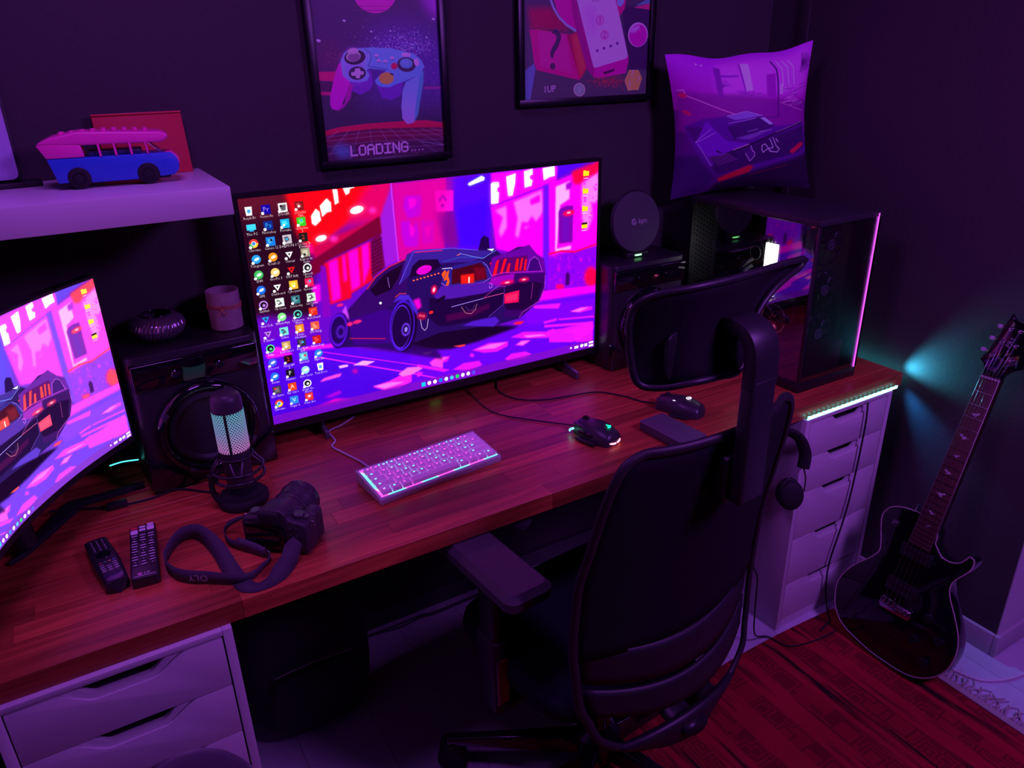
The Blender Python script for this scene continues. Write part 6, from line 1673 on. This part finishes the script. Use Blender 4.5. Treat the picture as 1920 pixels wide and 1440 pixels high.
L(mx.outputs[2], b.inputs['Base Color']); b.inputs['Roughness'].default_value = .95; b.inputs['Specular IOR Level'].default_value = .1
mb = MB(); mb.grid(lambda u, v: (-1.6 + 2.385*u, -1.3 + (2.005 + .02*math.sin(9*u))*v, .0010 + .0036*(1 if 0.0 < u < 1.0 and 0.0 < v < 1.0 else 0)), 60, 50)
mb.build('woven_field', rm, rg_, smooth=180)
FR = mat('fringe_yarn', (0.42, 0.36, 0.32), 0.9, noise=.3, scale=200)
rr_ = random.Random(5)
kn_ = box('end_selvage', FR, rg_, .785, .806, -1.3, .705, .0006, .0050, .001)
fm_ = None
y = .70
while y > -.30:
    pts = [(.806, y, .004), (.822, y + rr_.uniform(-.006, .006), .006), (.840, y + rr_.uniform(-.012, .012), .004), (.856 + rr_.uniform(-.008, .010), y + rr_.uniform(-.02, .02), .0025)]
    MB().tube(spline(pts, 3), [.0028, .0026, .0026, .0024, .0022, .0022, .0020, .0018, .0016, .0012], 5).build('tassel', FR, rg_, smooth=180)
    y -= rr_.uniform(.0075, .0125)

bg = thing('backpack', 'black rounded bag standing under the worktop beside the white drawers', 'bag', (.287, 1.60, 0))
BAG = mat('bag_nylon', (0.006, 0.006, 0.008), 0.7, noise=.3, scale=200, bump=.3)
def bag(w_, d_, h_, zc, e=.5):
    def f(u, v):
        a = 2*PI*u; t = PI*v
        c, s = math.cos(a), math.sin(a); r = max(.01, math.sin(t))**.45; z = -math.cos(t)
        return (w_*r*math.copysign(abs(c)**e, c), d_*r*math.copysign(abs(s)**e, s), zc + h_*math.copysign(abs(z)**.7, z))
    return f
MB().grid(bag(.160, .105, .205, .2065), 40, 24, closed_u=True).build('main_body', BAG, bg, smooth=180)
mb = MB().grid(bag(.120, .035, .095, 0), 32, 18, closed_u=True).build('front_pocket', BAG, bg, smooth=180, loc=(.0, -.098, .130))
MB().tube(spline([(-.10, -.112, .235), (0, -.124, .252), (.10, -.112, .235)], 6), .0022, 6).build('zip', STEEL, bg, smooth=180)
MB().tube(spline([(-.04, .03, .405), (-.03, .03, .435), (.03, .03, .435), (.04, .03, .405)], 5), .007, 8).build('carry_handle', BAG, bg, smooth=180)
for s in (-1, 1): MB().tube(spline([(s*.07, .10, .38), (s*.10, .125, .25), (s*.11, .11, .06)], 6), .012, 8, flat=.4).build('shoulder_strap', BAG, bg, smooth=180)

so = thing('stool', 'small round stool with a domed dark purple top before the white drawers', 'stool', (-.038, 1.012, .0050))
MB().lathe([(.0008, .528), (.034, .526), (.070, .517), (.098, .499), (.112, .475), (.114, .455), (.104, .445), (.0008, .445)], 48).build('cushion', mat('purple_velvet', (0.045, 0.026, 0.055), 0.9, noise=.2, scale=200, bump=.3, sheen=.3), so, smooth=60)
MB().lathe([(.0008, .430), (.090, .430), (.090, .4445), (.0008, .4445)], 36).build('seat_board', DARK, so)
for k in range(3):
    a = 2*PI*k/3+.4
    MB().cyl((.07*math.cos(a), .07*math.sin(a), .431), (.10*math.cos(a), .10*math.sin(a), .0005), .013, .010, 12).build('leg', DARK, so)

wc = thing('white_cable', 'white cable curving over the pale floor beside the rug fringe', 'cable', (1.90, .70, 0))
MB().tube([q - Vector((1.90, .70, 0)) for q in spline([(1.845, .775, .005), (1.866, .7177, .0045), (1.9088, .6842, .0045), (1.98, .662, .0045), (2.10, .655, .0045), (2.30, .69, .0045)], 6)], .0040, 8).build('cord', WHITE, wc, smooth=180)
bc = thing('floor_cable', 'two thin dark cables lying along the skirting under the worktop', 'cable', (.65, 1.76, 0))
for k, dy in enumerate((0, -.014)):
    MB().tube([q - Vector((.65, 1.76, 0)) for q in spline([(.40, 1.770, .0035), (.526, 1.766+dy*.3, .0035), (.603, 1.764+dy, .0035), (.684, 1.765+dy, .0035+.006*k), (.753, 1.756+dy*.5, .0035), (1.10, 1.765, .0035)], 6)], .0030, 6).build('cord', mat('cord_grey', (0.05, 0.05, 0.055), .5), bc, smooth=180)
ct = thing('added_gap_band', 'added grey band with a green glow in the gap under the television', 'added band', (.70, 1.765, .738))  # added band standing in for the lit wall and green glow under the television
MB().prism(rrect(.46, .040, .006, 3), .0005, .036, 'z').build('gap_band_body', mat('gap_band_grey', (0.09, 0.09, 0.10), .6), ct, .003)
MB().box(.055, .085, -.0215, -.0202, .018, .026).build('status_light', emat('lime_glow', (0.25, 1.0, 0.08), 0.8), ct)
